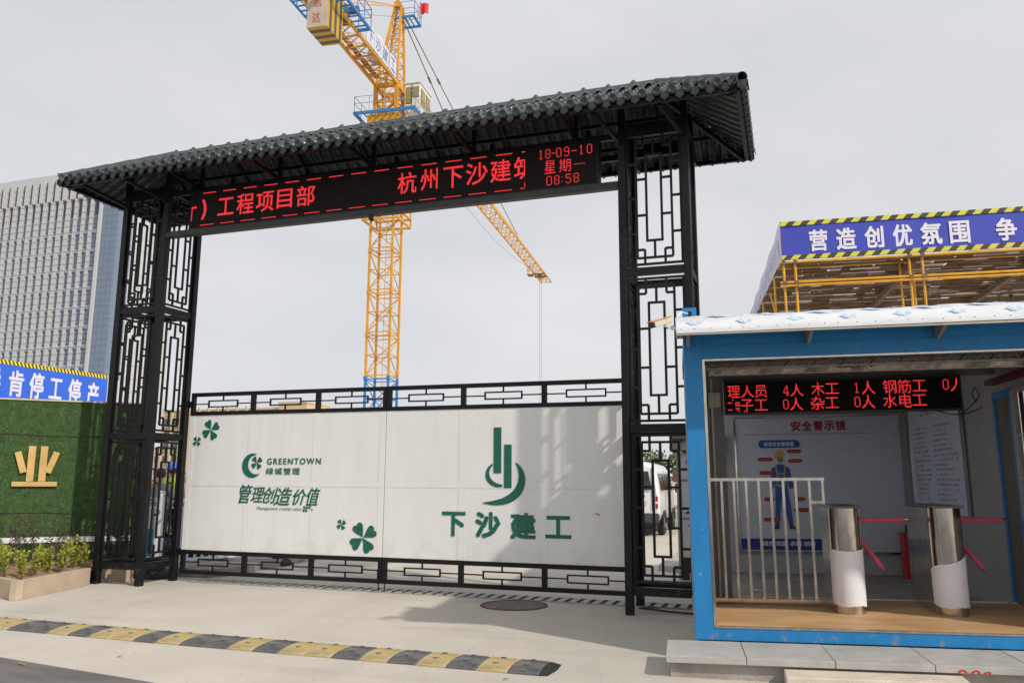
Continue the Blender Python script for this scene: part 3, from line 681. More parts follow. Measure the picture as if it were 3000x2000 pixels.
# twin bars inside two sweeping arcs
m = MB()
face_poly(m, [(-2.019, 1.684), (-1.906, 1.684), (-1.908, 2.32), (-2.021, 2.32)], yG); face_poly(m, [(-1.864, 1.482), (-1.752, 1.482), (-1.754, 2.079), (-1.864, 2.079)], yG)
flat('logo_bars', m, GREENP, leafR); m = MB()
def blade(mb, P, wd, y, n=26):
    """tapered stroke along a quadratic-ish list of control points"""
    def bez(t):
        q = [Vector(p) for p in P]
        while len(q) > 1: q = [q[i]*(1-t)+q[i+1]*t for i in range(len(q)-1)]
        return q[0]
    L, Rr = [], []
    for i in range(n+1):
        t = i/n; p = bez(t); d = (bez(min(1, t+.01))-bez(max(0, t-.01))).normalized(); nn = Vector((-d.y, d.x)); ww = wd(t)
        L.append(p+nn*ww/2); Rr.append(p-nn*ww/2)
    for i in range(n): mb.add([(q.x, y, q.y) for q in (Rr[i], Rr[i+1], L[i+1], L[i])], [(0, 1, 2, 3)])
blade(m, [(-1.703, 1.834), (-1.50, 1.66), (-1.56, 1.24), (-2.0, 1.27), (-2.188, 1.276)], lambda t: .002+.115*math.sin(math.pi*min(1, t)**.85)**.9, yG)
flat('logo_arc', m, GREENP, leafR); m = MB()
blade(m, [(-2.030, 1.805), (-2.16, 1.74), (-2.16, 1.52), (-1.95, 1.50), (-1.885, 1.515)], lambda t: .004+.062*math.sin(math.pi*(.08+.80*t)), yG)
flat('logo_arc', m, GREENP, leafR)
for s, x0, x1, z0, z1 in (('下', -2.789, -2.433, .810, 1.148), ('沙', -2.285, -1.915, .800, 1.152), ('建', -1.768, -1.400, .795, 1.150), ('工', -1.268, -.905, .820, 1.118)):
    chars(leafR, [(s, x0, x1, z0, z1)], GREENP, yG, offset=.035)

# ------------------------------------------------------------------ drain, manhole, speed bump
dr = thing('drain_channel', 'slotted drain channel across the driveway just behind the gate line', 'drain', (0, 0, 0))
m = MB(); m.box(-7.05, 1.2, .66, 1.02, .0005, .004); part('channel_void', m, HOLE, dr)
bar_me = MB().box(-.048, .048, -.18, .18, 0, .010).mesh('grate_bar'); bar_me.materials.append(GRATE)
for i in range(51):
    link('grate_bar', bar_me, None, dr, loc=(-6.98+i*.16, .84, .0045), rot=(0, 0, rnd.uniform(-.02, .02)))
m = MB(); m.box(-7.05, 1.2, .645, .66, .0005, .013); m.box(-7.05, 1.2, 1.02, 1.035, .0005, .013); part('channel_edge', m, CONC2, dr)
mh = thing('manhole_cover', 'round cast iron manhole cover with rusty ring in front of the gate', 'manhole cover', (-1.545, .20, 0))
m = MB(); m.lathe([(.385, .006), (.395, .012), (.43, .012), (.44, .001)], n=48); part('ring', m, RUST, mh)
m = MB(); m.lathe([(0.0005, .007), (.375, .007), (.382, .002)], n=48); part('cover_plate', m, IRON, mh)
stud = MB().box(-.012, .012, -.035, .035, 0, .004).mesh('tread_stud'); stud.materials.append(IRON)
studs = MB()
for i in range(-8, 9):
    for j in range(-8, 9):
        x, y = i*.042, j*.042
        if math.hypot(x, y) < .35:
            if (i+j) % 2: studs.box(x-.015, x+.015, y-.004, y+.004, .0072, .011)
            else: studs.box(x-.004, x+.004, y-.015, y+.015, .0072, .011)
part('tread_pattern', studs, IRON, mh)['kind'] = 'stuff'
bump = thing('speed_bump', 'rubber speed bump of yellow and black modules across the driveway', 'speed bump', (0, 0, 0))
seq = list('YBYBYBYYBYBBYBYYBYBBYBYB')  # right to left is B Y B Y B Y B Y Y B Y B B Y B Y Y B Y B B Y
order = list('BYBYBYBYYBYBBYBYYBYBBYYB')
ML = .281; prof = [(0, .0), (.0, .010), (.07, .030), (.16, .044), (.24, .047), (.32, .044), (.41, .030), (.48, .010), (.48, .0)]
bx, by, bang = -.115, -3.335, R(.3)
def module_mb(end=False):
    m = MB(); L = ML-.006; xs = [0, .012, L-.012, L]; v = []
    for x, dz in zip(xs, (.006, 0, 0, .006)): v += [(x, y, max(0, z-dz) if z > 0 else 0) for y, z in prof]
    k = len(prof); f = [(j*k+i, j*k+i+1, (j+1)*k+i+1, (j+1)*k+i) for j in range(3) for i in range(k-1)]+[tuple(range(k)), tuple(range(4*k-1, 3*k-1, -1))]
    m.add(v, f)
    zf = lambda y: next(z0+(z1-z0)*(y-y0)/(y1-y0) for (y0, z0), (y1, z1) in zip(prof[1:-1], prof[2:-1]) if y0 <= y <= y1)
    # raised tread ribs: two fields of slanted ribs meeting at a V
    for i in range(9):
        a = .018+i*.028
        for (xa, ya), (xb, yb) in (((a*.6, .03), (a*.6+.10, .20)), ((a+.02, .27), (a-.015, .44))):
            pts = [(xa+(xb-xa)*t, ya+(yb-ya)*t) for t in (0, .25, .5, .75, 1)]
            pts = [(min(max(x, .008), L-.008), y) for x, y in pts]
            for p, q in zip(pts, pts[1:]): m.bar((p[0], p[1], zf(p[1])+.001), (q[0], q[1], zf(q[1])+.001), .010, .011)
    for i in range(5):
        x = .15+i*.025
        m.bar((x, .05, zf(.05)+.001), (x, .13, zf(.13)+.001), .010, .011); m.bar((x, .13, zf(.13)+.001), (x, .20, zf(.20)+.001), .010, .011)
    return m
mod = {'Y': module_mb().mesh('rubber_module'), 'B': module_mb().mesh('rubber_module')}
mod['Y'].materials.append(RUBY); mod['B'].materials.append(RUBK)
bolt = MB(); bolt.lathe([(.0005, .0), (.016, .0), (.024, .007), (.028, .007), (.032, 0)], n=12); bolt_me = bolt.mesh('bolt_cup'); bolt_me.materials.append(DGREY)
for i, c in enumerate(order):
    x = bx-.02-(i+1)*ML; y = by+(-(i+1)*ML)*0.0+max(0, (i-14))*.003
    if i == 0: pass
    o = link('rubber_module', mod[c], None, bump, loc=(x, y+.0, 0.001), rot=(0, 0, rnd.uniform(-.012, .012)+(-.03 if i > 12 else 0)))
    o['label'] = 'yellow rubber module' if c == 'Y' else 'black rubber module'
    for py in (.155, .33): link('bolt_cup', bolt_me, None, o, loc=(.13, py, .043), rot=(.08 if py > .2 else -.08, 0, 0))
m = MB(); m.add([(0, 0, 0)]+[(0, y, z) for y, z in prof[1:-1]]+[(0, .48, 0), (.09, .05, .003), (.07, .24, .004), (.06, .43, .003)], [])
cap = MB(); k = len(prof); cap.add([(0, y, z) for y, z in prof]+[(.09-.02*abs(y-.24)/.24, .02+y*.92, 0.001) for y, z in prof], [(i, i+1, k+i+1, k+i) for i in range(k-1)])
part('end_cap', cap, RUBDARK, bump, loc=(bx-.024, by, .001))

# ------------------------------------------------------------------ turf wall, its gold character, planter and shrubs
WA = R(47.0); WP = Vector((-9.26, .39, 0))
MW = Matrix.Translation(WP) @ Matrix.Rotation(math.pi/2-WA, 4, 'Z')      # local x runs along the wall to the right, local y into it
tw = thing('turf_wall', 'hoarding wall covered with green artificial turf and a gold character', 'wall', M=MW)
m = MB(); m.box(-4.2, 1.08, .0, .12, 0, 2.83); part('wall_board', m, TURF, tw)
m = MB(); m.box(-4.2, 1.10, -.02, .14, 2.83, 2.855); part('coping', m, CREAM2, tw)
m = MB(); m.box(-4.2, 1.085, -.015, -.001, .562, .648); part('white_strip', m, WHITE, tw)
tb = MB()
for i in range(52000):
    x = rnd.uniform(-3.0, 1.08); z = rnd.uniform(.18, 2.83)
    if .555 < z < .655: continue
    clump = math.sin(x*7+z*3)*math.sin(z*9-x*2)
    h = rnd.uniform(.012, .030); a = rnd.gauss(0, .7); d = rnd.uniform(.006, .022)
    wv = .0018; c, s_ = math.cos(a), math.sin(a)
    tb.add([(x-wv*c, -.001, z-wv*s_), (x+wv*c, -.001, z+wv*s_), (x+h*s_*.6, -d, z-h*c)], [(0, 1, 2)])
o = flat('turf_blades', tb, BLADE, tw); o['kind'] = 'stuff'
for zz, ph in ((1.02, 0), (2.28, 2)):
    m = MB(); m.path([(-4.1+i*.2, -.016-.006*math.sin(i*1.3+ph), zz+.018*math.sin(i*.45+ph)+rnd.uniform(-.005, .005)) for i in range(27)], .0045, 5); part('turf_seam', m, LEAFR, tw)
gm = MB(); gy = -.05
def gbar(x0, z0, x1, z1, w_):
    z0, z1 = 1.485+(z0-1.305)*1.2, 1.485+(z1-1.305)*1.2
    d = Vector((x1-x0, z1-z0)).normalized(); nn = Vector((-d.y, d.x))*w_/2
    gm.poly([(x0+nn.x, gy, z0+nn.y), (x0-nn.x, gy, z0-nn.y), (x1-nn.x, gy, z1-nn.y), (x1+nn.x, gy, z1+nn.y)], (0, .04, 0))
gc = -.545
for a in ((gc-.32, 1.305, gc+.32, 1.305, .075), (gc-.075, 1.34, gc-.075, 1.81, .105), (gc+.095, 1.34, gc+.095, 1.81, .105), (gc-.275, 1.73, gc-.17, 1.455, .095), (gc+.275, 1.73, gc+.17, 1.455, .095)):
    gm = MB(); gbar(*a); part('gold_stroke', gm, GOLD, tw, bevel=.004)

pl = thing('planter_bed', 'low tan stone planter edging in front of the turf wall', 'planter', (0, 0, 0))
def kerb_seg(pts, zt, th=.09):
    for a, b in zip(pts, pts[1:]):
        a, b = Vector((*a, 0)), Vector((*b, 0)); d = (b-a).normalized(); nn = Vector((-d.y, d.x, 0))*th
        m = MB(); m.poly([a, b, b+nn, a+nn], (0, 0, zt)); part('stone_edge', m, STONE, pl, bevel=.006)
kerb_seg([(-11.6, -.62), (-7.76, -1.76)], .255); kerb_seg([(-7.757, -1.762), (-8.165, -.16)], .25)
kerb_seg([(-8.32, .20), (-7.92, .40)], .25); kerb_seg([(-7.915, .403), (-8.42, 1.02)], .25)
m = MB(); m.poly([(-11.5, -.60, 0), (-7.85, -1.66, 0), (-8.26, -.16, 0), (-8.34, .26, 0), (-8.0, .45, 0), (-8.45, 1.02, 0), (-11.4, -1.85, 0), (-12, -1.9, 0)], (0, 0, .21))
m = MB()
nx = 40
P0 = [(-11.5, -.60), (-7.85, -1.66), (-8.26, -.10), (-8.05, .42), (-8.50, 1.0)]
# soil heaped unevenly between the edging and the wall
def wall_pt(t, off=0): return Vector((WP.x+math.sin(WA)*t+math.cos(WA)*off, WP.y+math.cos(WA)*t-math.sin(WA)*off))
def front_pt(t):
    seg = [Vector((-11.5, -.60)), Vector((-7.84, -1.68)), Vector((-8.24, -.14)), Vector((-8.36, .23)), Vector((-8.0, .42)), Vector((-8.45, 1.0))]
    L = [(b-a).length for a, b in zip(seg, seg[1:])]; s = t*sum(L)
    for (a, b), l in zip(zip(seg, seg[1:]), L):
        if s <= l: return a+(b-a)*(s/l)
        s -= l
    return seg[-1]
vs = []; fs = []; nu, nv = 60, 8
for i in range(nu+1):
    a = front_pt(i/nu); b = wall_pt(-3.4+4.45*(i/nu)**1.4, .02)
    for j in range(nv+1):
        p = a.lerp(b, j/nv); vs.append((p.x, p.y, .215+.035*math.sin(p.x*9)*math.sin(p.y*11)+rnd.uniform(-.012, .012)+.05*(j/nv)))
for i in range(nu):
    for j in range(nv): q = i*(nv+1)+j; fs.append((q, q+1, q+nv+2, q+nv+1))
m.add(vs, fs); o = part('soil', m, SOIL, pl); o['kind'] = 'stuff'
def leaf_quad(mb, p, d, size, up=None):
    d = d.normalized(); u = Vector((rnd.gauss(0, 1), rnd.gauss(0, 1), rnd.gauss(0, 1))); a = d.cross(u).normalized()*size*.26
    mb.add([p, p+d*size*.5+a, p+d*size, p+d*size*.5-a], [(0, 1, 2, 3)])
def shrub(name, loc, h, wdt, nst, lm, lsz, nleaf, label, group, lean=.25):
    t = thing(name, label, 'shrub', loc, 0, group)
    st, lf = MB(), MB()
    for k in range(nst):
        a = rnd.uniform(0, 6.28); ln = rnd.uniform(.15, 1)*lean; hh = h*rnd.uniform(.6, 1)
        base = Vector((rnd.uniform(-.02, .02), rnd.uniform(-.02, .02), 0)); tip = base+Vector((math.cos(a)*ln*hh+rnd.uniform(-1, 1)*wdt*.25, math.sin(a)*ln*hh+rnd.uniform(-1, 1)*wdt*.25, hh))
        mid = base.lerp(tip, .5)+Vector((rnd.uniform(-.02, .02), rnd.uniform(-.02, .02), 0))
        st.tube(base, mid, .004, 4, .003, cap=False); st.tube(mid, tip, .003, 4, .0012, cap=False)
        for q in range(nleaf):
            f = rnd.uniform(.12, 1.0)**.8; p = (base.lerp(mid, f*2) if f < .5 else mid.lerp(tip, f*2-1))
            aa = rnd.uniform(0, 6.28); d = Vector((math.cos(aa), math.sin(aa), rnd.uniform(.2, 1.2)))
            leaf_quad(lf, p+d.normalized()*rnd.uniform(0, .025), d, lsz*rnd.uniform(.6, 1.25))
    part('stem', st, BARK, t); o = flat('foliage', lf, lm, t); return t
k = 0
ydesc = ['at the corner of the planter edging', 'bushy and wide', 'tall and upright', 'low and leaning over the soil', 'sparse with two tips', 'dense and rounded', 'narrow and pointed', 'short and thin']
pp = [(-10.2, -.90, .42), (-9.75, -.88, .50), (-9.30, -1.12, .40), (-8.95, -1.0, .52), (-8.72, -1.28, .42), (-8.45, -1.38, .44), (-8.18, -1.33, .40), (-8.30, -1.02, .46), (-8.38, -.74, .38), (-8.42, -.46, .44), (-8.62, -.70, .38), (-8.47, -.20, .50), (-8.75, -.42, .40), (-8.50, .02, .42), (-9.2, -.75, .36), (-9.55, -.60, .36)]
for i, (x, y, h) in enumerate(pp):
    side = ['at the far left end', 'second from the far left end', 'low, third from the far left', 'tall, left of the corner clump', 'leaning, just left of the stone corner', 'close behind the front stone corner', 'at the near corner of the stone edging', 'behind the corner one', 'small, halfway along the right stone edging', 'halfway along the right edging, beside the small one', 'squat, between the corner clump and the red shrubs', 'tall, towards the black column', 'behind the tall one near the column', 'nearest the black column', 'short, close to the turf wall at left', 'shortest, under the turf wall at the left edge'][i] if True else 'nearest the black column' if i == 13 else 'at the near corner of the stone edging' if i == 6 else ('in the left part of the planter' if x < -9.1 else 'in the middle of the planter' if x < -8.5 else 'along the right stone edging')
    shrub('evergreen_shrub', (x, y, .20), h*1.0, .22, rnd.randint(7, 10), LEAFY, .046, 40, 'yellow green box shrub in the planter, %s' % side, 'yellow green shrubs in the planter')
for i, (t_, of) in enumerate(((-1.9, .30), (-1.5, .22), (-1.2, .32), (-.95, .20), (-.72, .30), (-.45, .22), (-.22, .28), (.02, .20), (.2, .3), (.42, .22), (.62, .26), (.82, .2), (-.6, .5), (-.1, .5))):
    p = wall_pt(t_, of)
    shrub('red_leaf_shrub', (p.x, p.y, .22), rnd.uniform(.48, .85), .25, 6, LEAFR, .042, 26, 'dark red leaved shrub, '+['at the far left', 'second from the left', 'third from the left', 'behind the bent yellow shrub', 'under the left stroke of the gold character', 'under the middle of the gold character', 'just right of the gold character', 'at the edge of the column shadow on the turf', 'first inside the column shadow', 'tallest, inside the column shadow', 'close to the left post of the column', 'seen through the column lattice', 'standing forward under the gold character', 'standing forward beside the column shadow'][i], 'dark red shrubs in front of the turf wall', .22)

# ------------------------------------------------------------------ blue banner on scaffold behind the turf wall
bl = thing('slogan_banner', 'bright blue slogan banner with white characters behind the turf wall', 'banner', (-14.0, 0, 0))
m = MB(); m.box(-.02, .0, -2.0, 5.60, 2.45, 3.99); part('banner_cloth', m, BANBLUE, bl)
m = MB(); m.box(-.022, .003, -2.0, 5.60, 3.99, 4.08); part('hazard_tape', m, HAZL, bl)
for s, a, b, z0, z1 in (('得', .6, 1.0, 3.34, 3.88), ('不', 1.5, 1.9, 3.34, 3.88), ('导', 2.38, 2.72, 3.34, 3.89), ('肯', 2.91, 3.28, 3.32, 3.89), ('停', 3.42, 3.79, 3.32, 3.90), ('工', 3.94, 4.29, 3.36, 3.83), ('停', 4.46, 4.82, 3.28, 3.88), ('产', 5.00, 5.35, 3.22, 3.86)):
    mb = MB(); text_into(mb, s, a, b, z0, z1, 0, offset=.022)
    mb.v = [(.0035+p[1], p[0], p[2]) for p in mb.v]; flat('character', mb, BANWHITE, bl)
for y in (-1.9, 1.9, 5.55):
    m = MB(); m.tube((-.05, y, 0), (-.05, y, 4.1), .024, 8); part('scaffold_pole', m, YPIPE, bl)

# ------------------------------------------------------------------ office tower far left
YB, XC, HT, FH, BW_ = 110.0, -121.2, 62.9, 3.87, 2.06
off = thing('office_tower', 'tall beige office tower with vertical window bays rising at the left edge', 'building', (XC, YB, 0))
m = MB(); m.box(-78, 0, .9, 15.0, 0, HT-.3); part('core', m, OFFST, off)
m = MB(); m.box(-78, -.02, .3, .9, HT-1.5, HT); m.box(-78, 0, .9, 15.2, HT-.3, HT); part('parapet', m, OFFST, off)
pier_me = MB().box(-.62, .62, -.0, .92, 0, 1).mesh('pier'); pier_me.materials.append(OFFST)
win = MB(); FHb = FH
win.cur = 0; win.box(-.72, .72, .35, .5, 0, FHb); win.cur = 1
win.add([(-.72, .34, 0.8), (.72, .34, 0.8), (.72, .05, 0.0), (-.72, .05, 0.0), (-.72, .34, 0), (.72, .34, 0)], [(0, 3, 2, 1), (3, 4, 5, 2), (0, 4, 3), (1, 2, 5)])
win.cur = 2
for z in (1.0, 1.9, 2.85): win.box(-.72, .72, .29, .345, z, z+.07)
win_me = win.mesh('window')
for q in (OFFGL, OFFSP, OFFLV): win_me.materials.append(q)
win_me.polygons.foreach_set('material_index', win.mi)
lv = MB()
for i in range(11): lv.box(-.40, .40, .35, .5, .25+i*.5, .5+i*.5)
lv.box(-.72, .72, .55, .8, 0, 5.9); lv_me = lv.mesh('louvre_panel'); lv_me.materials.append(OFFLV)
nb = 18
for i in range(nb):
    x = -4.6-BW_*(i+.5)
    ztop = 57.0
    p_ = link('pier', pier_me, None, off, loc=(x-BW_/2, .03, 0)); p_.scale = (.62 if i < 3 else .84, 1, ztop)
    for k in range(14):
        z = ztop-4.1-FH*(k+1)+.4
        if z < 0: continue
        link('window', win_me, None, off, loc=(x, .05, z))
    lo = link('louvre_panel', lv_me, None, off, loc=(x, 0, 53.3)); lo.scale = (1, 1, .61)
    lo = link('louvre_panel', lv_me, None, off, loc=(x+.9, -.05, 57.1)); lo.scale = (.62, 1, .76)
    p_ = link('pier', pier_me, None, off, loc=(x-.1, -.06, 57.0)); p_.scale = (.95, 1, 4.6)
m = MB()
for z in [20+1.30*i for i in range(32)]: m.box(-42, -4.4, -.005, .06, z, z+.05)
o = part('facade_joints', m, OFFLV, off); o['kind'] = 'stuff'
m = MB(); m.box(-42.5, -4.5, .25, .9, 56.9, 57.1); part('string_course', m, OFFST, off)
m = MB(); m.box(-4.6, -3.9, -.1, .9, 0, 61.4); part('corner_fin', m, OFFST, off)
pane = MB().box(-.60, .60, -.02, .02, -.60, .60).mesh('glass_pane'); pane.materials.append(OFFGL)
for k in range(27):
    z = 20.8+1.30*k
    for j in range(3):
        o = link('glass_pane', pane, None, off, loc=(-3.26+j*1.28, .28, z), rot=(rnd.uniform(-.01, .01), 0, rnd.uniform(-.012, .012)))
    for j in range(3):
        link('glass_pane', pane, None, off, loc=(.03, .95+j*1.28, z), rot=(rnd.uniform(-.01, .01), 0, math.pi/2+rnd.uniform(-.012, .012)))
m = MB(); m.box(-3.9, -.02, .32, .9, 0, 57.5); part('curtain_wall_backing', m, OFFSP, off)
spn = MB().box(-.012, .06, -1.42, 1.42, -1.27, 1.27).mesh('stone_panel'); spn.materials.append(OFFST)
for k in range(20):
    for j in range(4): link('stone_panel', spn, None, off, loc=(.05, 6.2+j*2.9, 9+k*2.62))
m = MB(); m.box(-.3, .6, 4.7, 15.2, 57.4, 61.4); part('side_parapet', m, OFFST, off)

# ------------------------------------------------------------------ cream building behind the gate
cb = thing('cream_building', 'long cream coloured building with flat roof showing above the gate leaf', 'building', (-150, 170, 0))
m = MB(); m.box(-14, 27.0, 0, 12, 0, 19.3); part('wall', m, CREAM, cb)
m = MB(); m.box(-14.2, 27.2, -.25, 12.2, 19.3, 19.75); m.box(-14.1, 27.1, -.15, .0, 18.2, 18.4); part('cornice', m, CREAM2, cb)
m = MB(); m.box(27.4, 35.7, -1, 10, 0, 20.6); part('stair_tower', m, CREAM, cb)
m = MB(); m.box(27.2, 35.9, -1.2, 10.2, 20.5, 21.0); part('cornice', m, CREAM2, cb)
m = MB(); m.box(19, 26, 3, 9, 19.76, 20.4); part('roof_tank', m, WHITE, cb)
for i in range(11):
    x = -13+i*3.0
    m = MB(); m.box(x-.28, x+.28, -.45, -.01, 3, 20.2); part('pilaster', m, CREAM2, cb)
for k in range(5):
    z = 2.2+k*3.35
    m = MB(); m.box(-14.05, 27.0, -.12, -.005, z-.9, z-.35); part('string_course', m, GREYB, cb)
    for i in range(10):
        x = -11.5+i*3.0
        f = MB(); f.box(x-.95, x+.95, -.10, -.01, z, z+1.9); wo = part('window', f, CREAM2, cb)
        f = MB(); f.box(x-.85, x-.03, -.13, -.11, z+.1, z+1.8); part('pane', f, BWIN, wo); f = MB(); f.box(x+.03, x+.85, -.13, -.11, z+.1, z+1.8); part('pane', f, BWIN, wo)

# ------------------------------------------------------------------ tower crane
cr_ = thing('tower_crane', 'yellow tower crane with blue base section and striped counterweight', 'crane', (-23.31, 37.64, 0), R(5.5))
HM = 25.4; MWd = .80; MX = -.12
def truss_section(mb, c, half, z0, z1, r=.07, rb=.03):
    cx, cy = c; cs = [(cx-half, cy-half), (cx+half, cy-half), (cx+half, cy+half), (cx-half, cy+half)]
    for x, y in cs: mb.box(x-r, x+r, y-r, y+r, z0, z1)
    zm = (z0+z1)/2
    for i in range(4):
        a, b = cs[i], cs[(i+1) % 4]
        for z in (z0+.08, zm): mb.bar((*a, z), (*b, z), rb*2, rb*2)
        mb.bar((*a, z1-.18), (*b, z1-.18), rb*2, rb*2)
        if i % 2: a, b = b, a
        mb.bar((*a, z0+.1), (*b, zm), rb*1.7); mb.bar((*b, zm), (*a, z1-.2), rb*1.7)
SH = 2.87; z = HM; i = 0
while z > 0.1:
    z0 = max(0, z-SH); m = MB(); truss_section(m, (MX, 0), MWd, z0, z)
    m.box(MX-MWd-.1, MX-MWd+.1, -MWd-.1, -MWd+.1, z-.25, z); m.box(MX+MWd-.1, MX+MWd+.1, -MWd-.1, -MWd+.1, z-.25, z)
    part('mast_section', m, CRANEB if z < 9 else CRANEY, cr_, label='blue mast section' if z < 9 else None); z = z0; i += 1
m = MB()
for s_ in (-1, 1): m.bar((MX+.22*s_+.2, .1, 1), (MX+.22*s_+.2, .1, HM), .03)
for k in range(80): m.bar((MX-.02, .1, 1.2+k*.3), (MX+.42, .1, 1.2+k*.3), .022)
part('ladder', m, CRANEY, cr_)
# climbing collar
m = MB()
for z_ in (18.75, 19.35):
    for a, b in (((-1.35, -1.25), (1.15, -1.25)), ((1.15, -1.25), (1.15, 1.25)), ((1.15, 1.25), (-1.35, 1.25)), ((-1.35, 1.25), (-1.35, -1.25))): m.bar((*a, z_), (*b, z_), .13, .13)
for x, y in ((-1.35, -1.25), (1.15, -1.25), (1.15, 1.25), (-1.35, 1.25)): m.box(x-.05, x+.05, y-.05, y+.05, 18.7, 24.2)
part('climbing_frame', m, CRANEY, cr_)
# slewing platform with rails
m = MB(); m.box(-1.25, 1.0, -1.2, 1.1, 25.4, 26.25); m.lathe([(.9, 25.2), (1.1, 25.3), (1.1, 25.6)], (MX, 0, 0), 20); part('slewing_ring', m, CRANEY, cr_)
m = MB(); m.box(-2.1, 2.4, -1.75, -1.62, 26.1, 26.3); m.box(-2.1, -1.97, -1.62, 1.8, 26.1, 26.3); m.box(2.27, 2.4, -1.62, 1.8, 26.1, 26.3)
for i in range(9): m.box(-1.9+i*.5, -1.84+i*.5, -1.62, -1.05, 26.12, 26.2)
part('platform_deck', m, CRANEB, cr_)
def rail(mb, pts, h=1.1, r=.022, step=1.0):
    for a, b in zip(pts, pts[1:]):
        a, b = Vector(a), Vector(b); n = max(1, int((b-a).length/step))
        for hh in (h, h*.55): mb.tube(a+Vector((0, 0, hh)), b+Vector((0, 0, hh)), r, 5)
        for i in range(n+1): p = a.lerp(b, i/n); mb.tube(p, p+Vector((0, 0, h)), r, 5)
m = MB(); rail(m, [(-2.05, 1.7, 26.3), (-2.05, -1.7, 26.3), (2.35, -1.7, 26.3), (2.35, 1.7, 26.3)]); part('platform_rail', m, mat('galvanised', (.4, .42, .45), .4, metal=.3), cr_)
m = MB(); rail(m, [(-1.6, -1.5, 24.3), (-1.6, 1.5, 24.3)]); rail(m, [(-1.6, -1.5, 24.3), (0, -1.5, 24.3)]); part('platform_rail', m, CRANEB, cr_)
m = MB(); m.box(-1.7, 1.2, -1.6, -1.2, 24.2, 24.3); part('platform_deck', m, CRANEB, cr_)
# tower head
HJ = 28.64
m = MB(); cs = [(-.92, -.75), (.62, -.75), (.62, .75), (-.92, .75)]
for x, y in cs: m.box(x-.12, x+.12, y-.12, y+.12, 26.2, HJ)
for i in range(4):
    a, b = cs[i], cs[(i+1) % 4]; m.bar((*a, HJ-.1), (*b, HJ-.1), .22, .3); m.bar((*a, 27.3), (*b, 27.3), .1); m.bar((*a, 26.3), (*b, 27.3), .1); m.bar((*b, 27.3), (*a, 28.4), .1); m.bar((*b, 26.3), (*a, 27.3), .08)
part('turntable_tower', m, CRANEY, cr_)
AP = [(-.02, .05), (.45, .05), (.45, .45), (-.02, .45)]
m = MB()
for (x, y), (ax, ay) in zip(cs, AP): m.bar((x, y, HJ), (ax, ay, 34.9), .15, .15)
for k in range(7):
    f0, f1 = k/7, (k+1)/7
    for i in range(4):
        P = lambda j, f: Vector((*cs[j % 4], HJ)).lerp(Vector((*AP[j % 4], 34.9)), f)
        m.bar(P(i, f1), P(i+1, f1), .05); m.bar(P(i, f0), P(i+1, f1), .05)
part('cat_head', m, CRANEY, cr_)
m = MB()
for s_ in (-.15, .15): m.bar((.45+s_, -.62, HJ), (.28+s_*.9, .0, 34.2), .025)
for k in range(20): p = Vector((.45, -.62, HJ)).lerp(Vector((.28, 0, 34.2)), k/20); m.bar(p-Vector((.15, 0, 0)), p+Vector((.15, 0, 0)), .02)
part('ladder', m, CRANEB, cr_)
m = MB(); m.box(.05, 1.5, -.05, .06, 33.95, 34.1); m.box(.05, 1.5, 1.35, 1.45, 33.95, 34.1); m.box(1.42, 1.5, -.05, 1.45, 33.95, 34.1)
for i in range(4): m.box(.3+i*.35, .38+i*.35, 0, 1.4, 33.97, 34.05)
part('head_platform', m, CRANEB, cr_)
m = MB(); rail(m, [(.1, 0, 34.05), (1.48, 0, 34.05), (1.48, 1.42, 34.05), (.1, 1.42, 34.05)], 1.15, .02, .7); part('head_platform_rail', m, CRANEB, cr_)
m = MB(); m.tube((.20, -.1, 35.1), (.20, .5, 35.1), .25, 14); m.tube((.42, .2, 34.3), (.42, .6, 34.3), .18, 12); part('sheave', m, CRANEY, cr_)
m = MB()
fl = [(1.55+.62*i/6, 1.0+.05*math.sin(i*1.3), 35.6-.10*i/6) for i in range(7)]
m.add(fl+[(x-.02, y+.08*math.sin(i), z-.85) for i, (x, y, z) in enumerate(fl)], [(i, i+1, 8+i, 7+i) for i in range(6)])
part('red_flag', m, mat('flag_red', (.72, .03, .03), .7), cr_); m = MB(); m.tube((1.52, 1.0, 34), (1.52, 1.0, 35.75), .02, 6); part('flag_pole', m, CRANEB, cr_)
# counter jib
m = MB(); L = -13.2
for x in (-.95, .63):
    m.bar((x, -.7, HJ), (x, L, HJ), .16, .24)
for k in range(10):
    y0, y1 = -.9-k*1.22, -.9-(k+1)*1.22; a, b = (-.95, .63) if k % 2 else (.63, -.95)
    m.bar((a, y0, HJ), (b, y1, HJ), .07); m.bar((-.95, y1, HJ), (.63, y1, HJ), .09); m.bar((b, y0, HJ-.02), (a, y1, HJ-.02), .05)
part('counter_jib', m, CRANEY, cr_)
m = MB()
for k in range(11): m.box(-.75, -.35, -2.2-k*.95, -1.35-k*.95, HJ+.12, HJ+.15)
part('walkway', m, mat('orange_grating', (.42, .16, .05), .6), cr_)
m = MB(); rail(m, [(-1.0, -1, HJ+.12), (-1.0, -13.2, HJ+.12)], 1.1, .022, 1.3); rail(m, [(.70, -6.2, HJ+.12), (.70, -1, HJ+.12)], 1.1, .022, 1.2); part('walkway_rail', m, CRANEB, cr_)
m = MB(); rail(m, [(.72, -7.5, HJ+.1), (1.55, -7.5, HJ+.1), (1.55, -11.5, HJ+.1)], 1.2, .026, .9); part('winch_platform_rail', m, CRANEB, cr_)
m = MB(); m.box(.66, 1.55, -7.6, -7.46, HJ-.1, HJ+.06); m.box(1.43, 1.57, -11.5, -7.6, HJ-.1, HJ+.06)
for i in range(8): m.box(.66, 1.43, -8.0-i*.55, -7.9-i*.55, HJ-.04, HJ+.02)
part('winch_platform', m, CRANEB, cr_)
